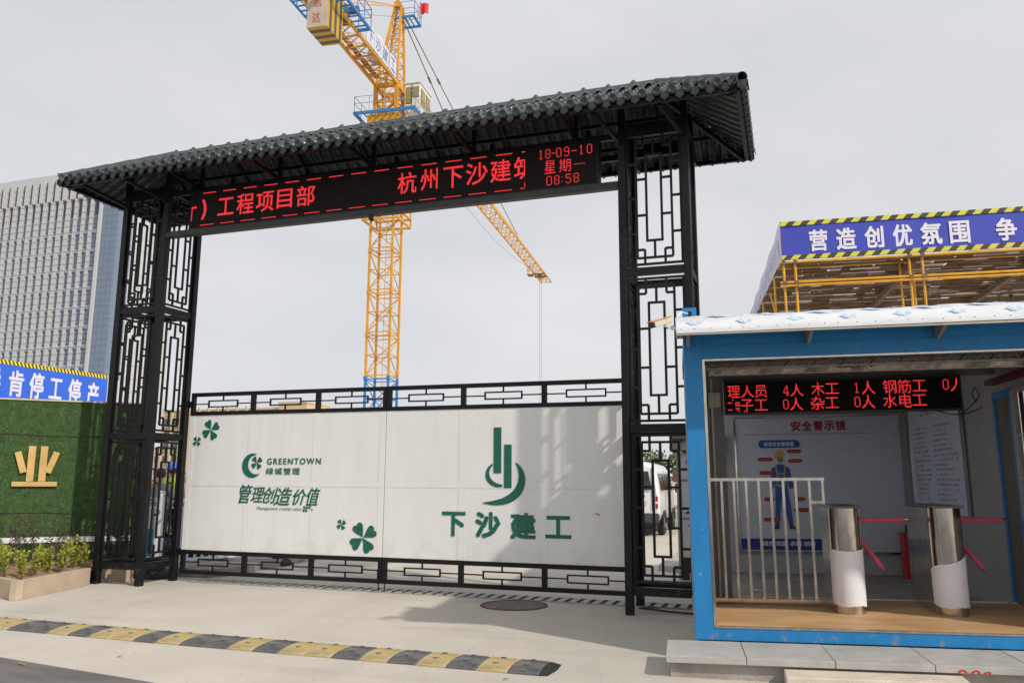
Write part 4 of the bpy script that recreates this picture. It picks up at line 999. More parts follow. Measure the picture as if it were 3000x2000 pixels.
m = MB(); m.tube((-.5, -8.7, HJ+.6), (.5, -8.7, HJ+.6), .45, 18); m.box(-.75, .55, -9.3, -8.1, HJ+.1, HJ+.35); m.tube((.7, -8.7, HJ+.6), (1.25, -8.7, HJ+.6), .24, 14); m.box(-.6, .3, -9.6, -8.7, HJ+.12, HJ+1.1); part('hoist_winch', m, mat('winch_blue_grey', (.05, .14, .24), .5, var=.3), cr_)
sgn = [('下', -6.15, -5.15), ('沙', -4.95, -3.95), ('建', -3.75, -2.75), ('工', -2.35, -1.35)]
for s, a, b in sgn:
    m = MB(); m.box(.72, .75, a-.12, b+.12, HJ+.05, HJ+1.35); q = part('name_board', m, mat('faded_board', (.60, .62, .65), .6), cr_)
    mb = MB(); text_into(mb, s, a+.08, b-.08, HJ+.25, HJ+1.15, 0, offset=.0); mb.v = [(.756+p[1], p[0], p[2]) for p in mb.v]; flat('character', mb, mat('blue_letter', (.02, .07, .40), .5), q)
m = MB(); m.box(-.1, .6, -4.2, -3.1, HJ+.1, HJ+1.75); part('electrics_box', m, CABW, cr_)
for k in range(4):
    y = -11.75+k*.50
    m = MB(); m.box(-.45, .785, y, y+.485, 26.5, 29.5); o = part('counterweight_slab', m, [CW if k == 0 else CWSTR], cr_)
m = MB(); m.box(-.44, .775, -11.77, -9.77, 26.485, 26.4995); m.box(.786, .79, -11.72, -9.77, 26.5, 29.4); part('striped_casing', m, CWSTR, cr_)
m = MB(); text_into(m, '凯', -.05, .42, 27.70, 28.40, -11.757, offset=.02); text_into(m, '达', -.12, .38, 26.75, 27.42, -11.757, offset=.02); flat('lettering', m, mat('faded_red_letter', (.50, .14, .09), .7, var=.2), cr_)
m = MB(); rail(m, [(-1.7, -9.5, HJ+.0), (-1.7, -13.2, HJ+.0)], 1.1, .03, 1); m.box(-1.75, -1.0, -13.2, -12.9, HJ-.1, HJ); m.box(-1.75, -1.65, -13.2, -9.5, HJ-.1, HJ)
for i in range(7): m.box(-1.7, -.95, -9.8-i*.5, -9.7-i*.5, HJ-.06, HJ-.01)
part('rear_platform', m, CRANEB, cr_)
# jib: triangular truss, top chord single
JL = 58.5; m = MB(); ja = .65
for x in (-.84, .56): m.bar((x, .6, HJ), (x, JL, HJ), .14, .14)
m.bar((-.14, 1.0, HJ+1.35), (-.14, JL-1.5, HJ+1.05), .15, .15); m.bar((-.14, JL-1.5, HJ+1.05), (-.14, JL, HJ), .1)
n = 34; dy = (JL-1)/n
for k in range(n):
    y0 = .8+k*dy; y1 = y0+dy; t0 = HJ+1.35-.3*(y0/JL)
    for x in (-.84, .56): m.bar((x, y0, HJ), (-.14, y0+dy/2, t0), .055); m.bar((-.14, y0+dy/2, t0), (x, y1, HJ), .055)
    a, b = (-.84, .56) if k % 2 else (.56, -.84); m.bar((a, y0, HJ), (b, y1, HJ), .06); m.bar((-.84, y1, HJ), (.56, y1, HJ), .05)
part('jib', m, CRANEY, cr_)
m = MB(); m.bar((-1.0, 52.9, HJ-.15), (.75, 52.9, HJ-.15), .14, .2); m.bar((-1.0, 54.3, HJ-.15), (.75, 54.3, HJ-.15), .14, .2); m.box(-.4, .15, 52.9, 54.3, HJ-.4, HJ-.1); m.box(-1.75, -1.1, 53.0, 54.2, HJ-.15, HJ-.05); part('trolley', m, mat('trolley_brown', (.22, .10, .03), .6), cr_)
m = MB(); rail(m, [(-1.1, 53, HJ-.1), (-1.75, 53, HJ-.1), (-1.75, 54.2, HJ-.1), (-1.1, 54.2, HJ-.1)], 1.2, .03, .6); part('trolley_basket', m, CRANEY, cr_)
STEEL = mat('tie_steel', (.22, .14, .08), .6); WIRE = mat('wire_rope', (.12, .12, .12), .6)
m = MB(); m.tube((.15, .4, 34.9), (-.14, 20, HJ+1.4), .045, 6); m.tube((.35, .4, 34.9), (-.14, 41, HJ+1.2), .045, 6)
for f in (.35, .55): p = Vector((.15, .4, 34.9)).lerp(Vector((-.14, 20, HJ+1.4)), f); m.tube(p, p+Vector((0, .6, -.19)), .10, 6); p = Vector((.35, .4, 34.9)).lerp(Vector((-.14, 41, HJ+1.2)), f*.6); m.tube(p, p+Vector((0, .6, -.09)), .10, 6)
part('jib_tie', m, STEEL, cr_)
m = MB(); m.tube((.05, 0, 34.9), (-.9, -10.8, HJ+.3), .035, 6); m.tube((.35, 0, 34.9), (.6, -10.8, HJ+.3), .035, 6); part('counter_jib_tie', m, CRANEY, cr_)
m = MB(); m.path([(.2, -7.9, HJ+1), (.2, .2, 34.2)], .012, 4); m.path([(.1, 53.4, HJ-.4), (.1, 53.4, 3.0)], .018, 4); m.path([(-.15, 53.4, HJ-.4), (-.15, 53.4, 3.0)], .018, 4)
m.path([(-.5+0*i, 1.5+i*5.0, HJ-.1-1.9*math.sin(math.pi*i/10)) for i in range(11)], .018, 4); part('hoist_rope', m, WIRE, cr_)
m = MB(); m.box(-.25, .25, 53.2, 53.6, 2.2, 3.0); part('hook_block', m, CRANEY, cr_)
# operator cab
m = MB(); m.poly([(1.15, -.55, 26.45), (2.25, -.55, 26.45), (2.25, -.55, 28.55), (1.15, -.55, 28.55)], (0, 2.3, 0)); part('cab', m, CABW, cr_, bevel=.03)
m = MB(); m.box(1.1, 2.32, -.62, 1.85, 28.56, 28.66); part('cab_roof', m, CABW, cr_)
for x0, x1, z0, z1 in ((1.28, 1.60, 27.1, 28.25), (1.78, 2.14, 27.55, 28.25)):
    m = MB(); m.box(x0-.03, x1+.03, -.575, -.552, z0-.03, z1+.03); f = part('window_frame', m, DGREY, cr_); m = MB(); m.box(x0, x1, -.59, -.576, z0, z1); part('pane', m, CABG, f)
for y0, y1 in ((-.3, .5), (.7, 1.6)):
    m = MB(); m.box(2.252, 2.275, y0, y1, 27.0, 28.25); f = part('window_frame', m, DGREY, cr_); m = MB(); m.box(2.276, 2.29, y0+.04, y1-.04, 27.05, 28.2); part('pane', m, CABG, f)
m = MB(); m.box(1.66, 1.70, -.575, -.552, 26.5, 28.5); part('door_seam', m, DGREY, cr_)

# ------------------------------------------------------------------ guard booth (open ended blue container) and the platform it stands on
BYAW, BT = 0.1268, 0.0109; BO = Vector((1.028, -2.30, .18))
ex = Vector((math.cos(BYAW)*math.cos(BT), math.sin(BYAW)*math.cos(BT), math.sin(BT))); ey = Vector((-math.sin(BYAW), math.cos(BYAW), 0)); ez = ex.cross(ey)
MB0 = Matrix(((ex.x, ey.x, ez.x, BO.x), (ex.y, ey.y, ez.y, BO.y), (ex.z, ey.z, ez.z, BO.z), (0, 0, 0, 1)))
def bth(name, label, cat, loc=(0, 0, 0), rz=0, group=None):
    return thing(name, label, cat, group=group, M=MB0 @ Matrix.Translation(loc) @ Matrix.Rotation(rz, 4, 'Z'))
pf = bth('stone_platform', 'rendered masonry platform with pale granite slabs under the blue booth', 'platform')
m = MB(); m.box(-.22, 7.5, -.655, .0, -.50, -.056); m.box(.02, 7.5, .0, 6.9, -.50, -.0565); part('masonry_base', m, CONC2, pf)
xs = [-.255, .388, 1.068, 1.80, 2.50, 3.2, 3.9, 4.6, 5.3, 6.0, 6.7]
for a, b in zip(xs, xs[1:]):
    m = MB(); m.box(a+.003, b-.003, -.715, -.02, -.055, rnd.uniform(-.004, 0)); part('granite_slab', m, SLAB, pf, bevel=.004)
m = MB(); m.box(.03, 7.4, -.015, 2.4, -.055, -.01); part('mortar_bed', m, CONC2, pf)
m = MB(); text_into(m, '(2)', 2.0, 2.35, -.13, .0, -.7165, offset=.06, clipz=-.008) if False else None
m = MB()
for i in range(3): m.lathe([(.075, 0), (.09, 0)], (0, 0, 0), 10, R(20), R(160)) if False else None
pts = [(2.02, .10), (2.06, .035), (2.10, .012)]
def arc_mark(x, w_, h, tilt):
    vs = []; n = 8
    for i in range(n+1):
        a = math.pi*(1-i/n); vs.append((x+w_*math.cos(a)+tilt*math.sin(a), -.7162, -.052+h*math.sin(a))); vs.append((x+(w_-.022)*math.cos(a)+tilt*math.sin(a), -.7162, -.052+(h-.012)*math.sin(a)))
    m.add(vs, [(2*i, 2*i+2, 2*i+3, 2*i+1) for i in range(n)])
arc_mark(1.99, .035, .026, 0); arc_mark(2.08, .035, .024, .01); arc_mark(2.16, .03, .018, .015)
flat('red_paint_mark', m, RED, pf)
ss = bth('step_stone', 'long pale kerb stone lying as a step in front of the platform', 'step stone')
m = MB(); m.poly([(.66, -.98, -.30), (1.98, -.95, -.30), (1.98, -.95, -.075), (.66, -.98, -.075)], (.015, .30, 0)); part('stone_block', m, STEPST, ss, bevel=.008)

bo = bth('guard_booth', 'blue open ended container booth with turnstiles beside the gate', 'booth')
H = 2.80; FZ = .114
m = MB(); m.box(0, .17, 0, .17, .003, H); part('corner_post', m, BLUEP, bo, bevel=.006)
m = MB(); m.box(.17, 6.2, .004, .16, 2.55, H); part('roof_beam', m, BLUEP, bo, bevel=.004)
m = MB(); m.box(.19, 6.2, -.001, .005, 2.60, 2.68); m.box(.19, 6.2, -.001, .005, 2.70, 2.76); part('beam_rib', m, BLUEP, bo)
m = MB(); m.box(.17, 6.2, .003, .15, .003, FZ-.004); part('floor_beam', m, BLUEP, bo, bevel=.004)
m = MB(); m.box(-.004, .035, -.004, .06, .003, .145); part('weld_plate', m, BLUEP, bo, bevel=.003)
m = MB(); m.box(.168, .190, -.004, .02, FZ, 2.55); part('steel_trim', m, CHROME, bo)
m = MB(); m.box(.19, 6.2, -.003, .02, FZ-.004, FZ+.008); m.box(.19, 6.2, .024, .034, FZ, FZ+.012); part('sill_trim', m, CHROME, bo)
m = MB(); m.box(.19, 6.2, -.003, .02, 2.535, 2.552); part('steel_trim', m, CHROME, bo)
m = MB(); m.box(.01, .08, .17, 2.02, .003, 2.62); part('side_wall', m, GREYPANEL, bo)
m = MB(); m.box(.081, .20, .16, .24, FZ, 2.55); part('inner_post', m, CHROME, bo)
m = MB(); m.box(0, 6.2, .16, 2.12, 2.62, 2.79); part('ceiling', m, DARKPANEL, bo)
m = MB(); m.box(.0, 6.2, .12, 2.02, FZ-.05, FZ-.002); part('floor_board', m, PLY, bo)
m = MB(); m.box(.1, 3.3, 2.02, 2.05, FZ-.02, FZ+.008); part('threshold', m, WHITE, bo)
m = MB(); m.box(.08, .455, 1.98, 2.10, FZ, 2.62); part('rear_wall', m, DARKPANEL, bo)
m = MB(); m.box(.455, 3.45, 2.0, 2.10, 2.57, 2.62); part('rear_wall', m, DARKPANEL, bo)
m = MB(); m.box(.31, .335, 1.955, 1.979, FZ, 2.60); part('conduit', m, BEIGE, bo)
m = MB(); m.box(.285, .375, 1.92, 1.979, 2.26, 2.43); m.lathe([(.055, 2.26), (.055, 2.43)], (.372, 1.97, 0), 10, -math.pi/2, math.pi/2); part('switch_box', m, BEIGE, bo)
# partition with barred window and door on the right
m = MB(); m.box(3.40, 3.48, .17, 1.62, FZ, 1.00); m.box(3.40, 3.48, .17, 1.62, 2.30, 2.62); m.box(3.40, 3.48, 1.52, 1.62, 1.0, 2.3); m.box(3.40, 3.48, 2.06, 2.42, FZ, 2.80); m.box(3.40, 3.48, 1.62, 2.06, 2.36, 2.62); part('partition_wall', m, GREYPANEL, bo)
m = MB(); m.box(3.36, 3.40, .2, 1.55, .96, 1.0); m.box(3.36, 3.40, .2, 1.55, 2.30, 2.34); m.box(3.36, 3.40, 1.50, 1.56, 1.0, 2.3); w0 = part('window_frame', m, GREYPANEL, bo)
for i in range(9):
    m = MB(); m.tube((3.375, .25+i*.14, 1.0), (3.375, .25+i*.14, 2.30), .009, 6); part('window_bar', m, CHROME, w0)
for z in (1.42, 1.86):
    m = MB(); m.box(3.37, 3.395, .2, 1.5, z-.018, z+.018); part('window_bar', m, GREYPANEL, w0)
m = MB(); m.box(3.43, 3.45, .2, 1.5, 1.0, 2.3); part('pane', m, DGREY, w0)
m = MB(); m.box(3.39, 3.43, 1.63, 2.05, FZ, 2.30); d0 = part('door', m, mat('brown_grey_door', (.12, .105, .08), .6), bo)
m = MB(); m.box(3.37, 3.40, 1.60, 1.64, FZ, 2.36); m.box(3.37, 3.40, 2.03, 2.08, FZ, 2.36); m.box(3.37, 3.40, 1.64, 2.03, 2.28, 2.36); part('door_frame', m, BLUEP, bo)
m = MB(); m.box(3.30, 3.40, .17, 2.05, 2.44, 2.50); part('red_led_strip', m, mat('dim_red_strip', (.09, .012, .012), .5), bo)
# rear shelter behind: poster wall, right wall, added shading roof, floor
m = MB(); m.box(.62, 4.2, 6.21, 6.29, -.10, 2.85); part('rear_panel_wall', m, mat('white_sandwich_panel', (.52, .53, .55), .5, var=.04), bo)
m = MB(); m.box(3.52, 3.60, 2.50, 6.2, -.10, 2.85); part('rear_side_wall', m, GREYPANEL, bo)
m = MB(); m.box(.55, 4.2, 2.13, 6.3, 2.86, 2.92); part('added_shade_roof', m, GREYPANEL, bo)  # unseen roof, added to darken the poster wall towards its right side
m = MB(); m.box(.3, 3.55, 2.06, 6.2, -.12, -.075); part('rear_floor', m, CONC2, bo)
m = MB()
for i in range(2):
    for j in range(7): m.box(1.95+j*.10, 2.0+j*.10, 4.3+i*.2, 4.42+i*.2, -.0745, -.072)
part('floor_grate', m, HOLE, bo)['kind'] = 'stuff'
# polished band, truss
m = MB(); n = 60; v = []
for i in range(n+1):
    x = .24+i*3.2/n; v += [(x, .44+.006*math.sin(i*.9)+.004*math.sin(i*2.3), 2.455), (x, .44+.008*math.sin(i*.7+1), 2.525)]
m.add(v, [(2*i, 2*i+2, 2*i+3, 2*i+1) for i in range(n)]); m.box(.24, 3.44, .46, .52, 2.45, 2.53); part('polished_band', m, CHROMEH, bo)
m = MB(); m.box(.24, 3.44, .425, .46, 2.444, 2.452); part('steel_trim', m, CHROME, bo)
m = MB()
for z in (2.545,): m.bar((.19, .10, z), (6, .10, z), .018); m.bar((.19, .22, z), (6, .22, z), .018)
m.bar((.19, .16, 2.475), (6, .16, 2.475), .018)
for i in range(45):
    x = .22+i*.128; m.bar((x, .10, 2.545), (x+.064, .16, 2.475), .009); m.bar((x+.064, .16, 2.475), (x+.128, .22 if i % 2 else .10, 2.545), .009)
part('ceiling_truss', m, DULL, bo)
m = MB(); m.box(1.46, 1.66, .415, .424, 2.485, 2.532); pq = part('black_plaque', m, DGREY, bo)
m = MB(); text_into(m, '杭州四品金属门业', 1.475, 1.645, 2.512, 2.526, .4145); text_into(m, '138-7180 6808', 1.49, 1.63, 2.493, 2.506, .4145); flat('lettering', m, WHITE, pq)['kind'] = 'stuff'
# awning with protective film
prof_a = [(-.55, 2.715), (-.55, 2.74), (-.53, 2.78), (-.485, 2.825), (-.415, 2.865), (-.32, 2.90), (-.20, 2.932), (-.05, 2.952), (.25, 2.965)]
def awn(y):
    for (y0, z0), (y1, z1) in zip(prof_a[1:], prof_a[2:]):
        if y0 <= y <= y1: return z0+(z1-z0)*(y-y0)/(y1-y0)
    return prof_a[-1][1]
nx = 90; m = MB(); v = []
for i in range(nx+1):
    x = -.06+i*6.3/nx
    for j, (y, z) in enumerate(prof_a): wv = .0 if j < 2 else .005*math.sin(x*6+j)+.003*math.sin(x*17+j*2); v.append((x, y, z+wv+.016*x/6))
k = len(prof_a); m.add(v, [(i*k+j, (i+1)*k+j, (i+1)*k+j+1, i*k+j+1) for i in range(nx) for j in range(k-1)])
aw = part('awning', m, FILM, bo, smooth=True)
m = MB(); m.box(-.06, 6.2, -.545, -.52, 2.70, 2.7135); part('lower_lip', m, mat('warm_lip', (.50, .44, .36), .5, var=.1), aw)
m = MB(); m.poly([(-.065, y, z) for y, z in prof_a]+[(-.065, .25, 2.80)], (.008, 0, 0)); part('end_cap', m, mat('film_end', (.55, .57, .58), .4), aw)
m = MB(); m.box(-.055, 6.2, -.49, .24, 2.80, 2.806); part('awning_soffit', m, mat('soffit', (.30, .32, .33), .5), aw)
m = MB()
for i in range(46): x = -.02+i*.135+rnd.uniform(-.02, .02); m.lathe([(.0005, .005), (.0045, .004), (.006, 0)], (x, -.545, awn(-.545)+.016*x/6+.0), 6)
part('rivets', m, RUST, aw)['kind'] = 'stuff'
def film_wave(x, y0, s, lab):
    mb = MB(); pts = [(-.20, .55), (-.08, .62), (.02, .80), (.10, 1.0), (.16, .72), (.28, .42), (.42, .22), (.22, .30), (.10, .25), (.02, .42), (-.08, .50)]
    vv = []
    for px, py in pts: y = y0+(py-.5)*s*.5; vv.append((x+px*s, y, awn(y)+.016*x/6+.011))
    mb.add(vv, [tuple(range(len(vv)))]); text_once(mb, '305', 0, 1, 0, 1, 0) if False else None
    v_, f_ = glyphs('SDS'); bx0, bx1 = min(p[0] for p in v_), max(p[0] for p in v_); by0, by1 = min(p[1] for p in v_), max(p[1] for p in v_)
    vv = []
    for p in v_:
        y = y0+((p[1]-by0)/(by1-by0)-.3)*s*.22; vv.append((x+s*.42+(p[0]-bx0)/(bx1-bx0)*s*.26, y, awn(y)+.016*x/6+.011))
    mb.add(vv, f_); flat('film_print', mb, FILMBLUE, aw)
for i in range(8): film_wave(.27+i*.437, -.36, .40, 0)
for i in range(8): film_wave(.05+i*.437, -.505, .17, 0)
for x in (.03, 1.12, 2.23, 3.3):
    m = MB(); m.poly([(x, -.003, 2.68), (x, -.003, 2.795), (x, -.40, 2.795), (x, -.40, 2.775), (x, -.05, 2.66)], (.03, 0, 0)); part('awning_bracket', m, mat('bracket_grey', (.20, .19, .18), .5), bo)
m = MB(); m.box(.013, .132, .15, .19, 2.965, 3.09); m.box(.132, .140, .15, .26, 2.965, 3.09); m.box(.005, .013, .15, .26, 2.965, 3.09); lg = part('lifting_lug', m, BLUEP, bo)
m = MB(); m.lathe([(.0005, 0), (.026, 0)], n=16); o = part('lug_hole', m, HOLE, lg); o.rotation_euler = (R(90), 0, 0); o.scale = (.8, 1.3, 1); o.location = (.075, .1485, 3.025)
m = MB(); m.path([(-.02, -.40, 2.84), (-.05, -.25, 2.93), (.0, -.1, 3.0), (.06, .14, 3.03)], .005, 5); part('cable', m, WHITE, bo)
# ------------- things in and on the booth
bc = bth('bullet_camera', 'orange and cream bullet camera at the corner of the white awning', 'camera')
A = Vector((-.275, -.52, 2.805)); B_ = Vector((-.115, -.36, 2.875)); d = (B_-A).normalized(); sx = d.cross(Vector((0, 0, 1))).normalized(); up = sx.cross(d)
def obox(mb, c, hx, hy, hz):  # oriented in camera axes: x=side,y=along,z=up
    c = Vector(c); vs = []
    for z in (-hz, hz):
        for a, b in ((-hx, -hy), (hx, -hy), (hx, hy), (-hx, hy)): vs.append(c+sx*a+d*b+up*z)
    mb.add(vs, [(3, 2, 1, 0), (4, 5, 6, 7), (0, 1, 5, 4), (1, 2, 6, 5), (2, 3, 7, 6), (3, 0, 4, 7)])
mid = (A+B_)/2
m = MB(); obox(m, mid, .032, .11, .026); part('camera_body', m, CAMBODY, bc, bevel=.006)
m = MB(); obox(m, mid+up*.034-d*.012, .039, .128, .005); part('sun_hood', m, CAMORG, bc, bevel=.002)
m = MB(); obox(m, A-d*.0+up*-.002, .029, .012, .023); part('lens_window', m, DGREY, bc)
m = MB(); m.bar(mid-up*.03+d*.03, Vector((-.10, -.42, 2.79)), .022); m.bar((-.10, -.42, 2.79), (-.064, -.42, 2.785), .03); part('mount_arm', m, WHITE, bc)
dc = bth('dome_camera', 'small white dome camera on the polished steel band in the booth', 'camera')
m = MB(); m.lathe([(.034, .0), (.034, .02), (.03, .03)], n=18); o = part('dome_base', m, WHITE, dc, smooth=False); o.location = (1.76, .424, 2.505); o.rotation_euler = (R(90), 0, 0)
m = MB(); m.lathe([(.0005, .045), (.012, .042), (.02, .03)], n=14); o = part('dome_lens', m, DGREY, dc, smooth=True); o.location = (1.76, .424, 2.505); o.rotation_euler = (R(90), 0, 0)
l2 = bth('led_sign', 'LED staff count display with two rows of red characters hanging in the booth', 'LED sign')
m = MB(); m.box(.463, 3.02, 1.905, 1.975, 2.165, 2.562); part('sign_case', m, DGREY, l2, bevel=.012)
m = MB(); m.box(.485, 2.997, 1.8995, 1.9046, 2.187, 2.540); part('sign_screen', m, mat('led2_black', (.003, .003, .003), .6, spec=.15), l2)
T1 = [('理', .504, .644, 2.362, 2.503), ('人', .656, .800, 2.362, 2.503), ('员', .812, .948, 2.362, 2.503), ('人', 1.205, 1.347, 2.362, 2.508), ('木', 1.436, 1.579, 2.367, 2.515), ('工', 1.588, 1.733, 2.380, 2.503), ('人', 1.977, 2.119, 2.367, 2.520), ('钢', 2.203, 2.344, 2.369, 2.521), ('筋', 2.357, 2.498, 2.369, 2.521), ('工', 2.514, 2.656, 2.388, 2.511),
      ('人', 2.903, 3.043, 2.375, 2.525, {'clip': (2.978, 1)}), ('子', .643, .786, 2.197, 2.340), ('工', .801, .946, 2.210, 2.335), ('人', 1.192, 1.332, 2.202, 2.350), ('杂', 1.420, 1.569, 2.202, 2.352), ('工', 1.577, 1.721, 2.218, 2.340), ('人', 1.966, 2.107, 2.207, 2.357), ('水', 2.193, 2.337, 2.210, 2.360), ('电', 2.363, 2.493, 2.210, 2.360), ('工', 2.501, 2.647, 2.228, 2.350)]
chars(l2, T1, LED2, 1.8985)
FONT5 = {'0': ['01110', '10001', '10001', '10001', '10001', '10001', '10001', '10001', '01110'], '1': ['00100', '01100', '00100', '00100', '00100', '00100', '00100', '00100', '01110'],
         '4': ['00010', '00110', '01010', '01010', '10010', '10010', '11111', '00010', '00111'], '8': ['01110', '10001', '10001', '10001', '01110', '10001', '10001', '10001', '01110'],
         '9': ['01110', '10001', '10001', '10001', '01111', '00001', '00001', '10001', '01110'], '5': ['11111', '10000', '10000', '11110', '00001', '00001', '00001', '10001', '01110'],
         '-': ['00000', '00000', '00000', '00000', '11111', '00000', '00000', '00000', '00000'], ':': ['00000', '00000', '00100', '00000', '00000', '00000', '00100', '00000', '00000'],
         '~': ['00010000', '00000000', '11100111', '00000101', '00000111', '00000000', '00000111', '11100010', '00000001']}
LEDDOT = mat('led_dot', (.05, .004, .004), .6, emit=(1.0, .035, .045), estr=.95)
def led_digit(par, c, x0, x1, z0, z1, y):
    rows = FONT5[c]; nc = len(rows[0]); mb = MB(); dx = (x1-x0)/nc; dz = (z1-z0)/9
    for j, r in enumerate(rows):
        for i, q in enumerate(r):
            if q == '1': cx, cz = x0+(i+.5)*dx, z1-(j+.5)*dz; qd(mb, cx-dx*.40, cx+dx*.40, cz-dz*.38, cz+dz*.38, y)
    o = flat('character', mb, LEDDOT, par); return o
for c, a, b, z0, z1 in (('4', 1.129, 1.189, 2.375, 2.490), ('1', 1.895, 1.955, 2.383, 2.500), ('0', 2.825, 2.888, 2.396, 2.512), ('0', 1.117, 1.179, 2.217, 2.330), ('0', 1.889, 1.954, 2.224, 2.341), ('~', .500, .636, 2.197, 2.345)):
    led_digit(l2, c, a, b, z0, z1, 1.8985)
for c, a, b, z0, z1 in (('1', -1.135, -1.065, 5.895, 6.03), ('8', -1.04, -.965, 5.895, 6.03), ('-', -.95, -.90, 5.895, 6.03), ('0', -.885, -.81, 5.895, 6.03), ('9', -.775, -.70, 5.895, 6.03), ('-', -.675, -.60, 5.895, 6.03), ('1', -.57, -.50, 5.895, 6.03), ('0', -.46, -.385, 5.895, 6.03),
        ('0', -1.025, -.945, 5.51, 5.645), ('8', -.915, -.84, 5.51, 5.645), (':', -.835, -.78, 5.51, 5.645), ('5', -.755, -.68, 5.51, 5.645), ('8', -.645, -.57, 5.51, 5.645)):
    led_digit(led, c, a, b, z0, z1, yT)
# stainless railing
rl = bth('stainless_railing', 'stainless steel railing of upright square bars left of the turnstiles', 'railing')
m = MB(); m.bar((.20, 1.45, 1.425), (1.43, 1.45, 1.425), .032); part('top_rail', m, CHROME, rl)
m = MB(); m.bar((.20, 1.45, .160), (1.43, 1.45, .160), .038); part('bottom_rail', m, CHROME, rl)
m = MB(); m.bar((1.28, 1.45, 1.18), (1.41, 1.45, 1.18), .03); part('cross_piece', m, CHROME, rl)
for i, x in enumerate([.232, .362, .492, .621, .752, .879, 1.007, 1.135, 1.275, 1.41]):
    m = MB(); m.bar((x, 1.45, .178), (x, 1.45, 1.41), .026, .026, up=(0, 1, 0)); part('upright_bar', m, CHROME, rl)
def turnstile(x, y, label, torn, depth=.84):
    t = bth('turnstile', label, 'turnstile', (x, y, FZ), group='tripod turnstiles')
    m = MB(); m.lathe([(.150, .0), (.150, 1.02)], n=40); part('front_column', m, CHROME, t, smooth=True)
    m = MB(); m.box(-.145, .13, .04, depth, .0, 1.02); part('cabinet', m, CHROME, t, bevel=.006)
    m = MB(); m.box(-.149, .149, -.149, depth+.01, 1.02, 1.045); part('top_plate', m, mat('dark_steel', (.12, .105, .10), .3, metal=.8), t, bevel=.006)
    m = MB(); m.box(-.07, .07, -.10, -.0, 1.0455, 1.049); part('reader_window', m, DGREY, t)
    m = MB(); n = 44; lo, hi = [], []
    r = .1555
    for i in range(n+1):
        a = R(165)+R(215)*i/n; f = i/n
        zt = torn[0]+(torn[1]-torn[0])*f+.010*math.sin(i*.21)+rnd.uniform(-.003, .003)+(torn[2] if f > .80 else 0)
        zb = .085+.008*math.sin(i*.25+1)+rnd.uniform(-.005, .005)-.02*f
        lo.append((r*math.cos(a), r*math.sin(a), zb)); hi.append(((r+.003)*math.cos(a), (r+.003)*math.sin(a), zt))
    m.add(lo+hi, [(i, i+1, n+2+i, n+1+i) for i in range(n)]); m.add([(hi[-1][0], hi[-1][1], hi[-1][2]), (lo[-1][0], lo[-1][1], lo[-1][2]), (.163, .10, .10), (.168, .09, torn[1]+.06)], [(0, 1, 2, 3)])
    part('torn_paper_wrap', m, PAPER, t, smooth=True)
    m = MB(); m.lathe([(.0005, 0), (.03, 0), (.06, -.05), (.06, -.09)], n=14); h = part('arm_hub', m, CHROME, t); h.location = (.19, .38, .80); h.rotation_euler = (0, R(100), 0)
    hub = Vector((.19, .38, .84))
    a1 = [(.17, .38, .885), (.70, .38, .89)]; a2 = [(.20, .34, .70), (.37, .12, .40)]
    for a, b in (a1, a2):
        a, b = Vector(a), Vector(b); m = MB(); m.tube(a, a.lerp(b, .93), .0245, 12); ar = part('barrier_arm', m, PINK, t, smooth=False)
        m = MB(); m.tube(a.lerp(b, .93), b, .015, 12); part('arm_tip', m, CHROME, ar)
    return t
turnstile(1.535, 1.08, 'left turnstile, beside the stainless railing, torn white paper round its column', (.60, .62, .06), .52)
turnstile(2.49, 1.13, 'right turnstile, below the notice board, torn white paper wrapped round its column', (.42, .60, .02))
# posters
po = bth('safety_poster', 'large safety mirror poster with a worker in blue overalls on the rear wall', 'poster')
m = MB(); m.box(.86, 3.40, 6.17, 6.205, .29, 2.425); part('poster_sheet', m, POSTER, po)
m = MB(); m.box(.83, 3.43, 6.15, 6.21, .255, .288); m.box(.83, .858, 6.15, 6.21, .288, 2.43); m.box(.83, 3.43, 6.15, 6.21, 2.43, 2.455); part('poster_frame', m, CHROME, po)
m = MB(); m.box(.866, 2.70, 6.158, 6.168, .31, .485); part('navy_band', m, NAVY, po)
yP = 6.156
chars(po, [(s, 1.742+i*.174, 1.742+i*.174+.155, 2.205, 2.365) for i, s in enumerate('安全警示镜')], REDTXT, yP+.008, offset=.03)
m = MB(); qd(m, .976, 2.96, 2.150, 2.158, yP+.006); flat('rule', m, GREYTXT, po)
m = MB(); m.poly([(1.25, yP+.005, 1.935), (1.82, yP+.005, 1.935), (1.86, yP+.005, 1.96), (1.862, yP+.005, 2.02), (1.82, yP+.005, 2.06), (1.25, yP+.005, 2.06), (1.215, yP+.005, 2.03), (1.215, yP+.005, 1.965)], (0, .004, 0)); pi_ = part('title_pill', m, BLUEPILL, po)
m = MB(); text_into(m, '标准安全着装图', 1.30, 1.77, 1.96, 2.035, yP+.0035, offset=.02); flat('lettering', m, WHITE, pi_)['kind'] = 'stuff'
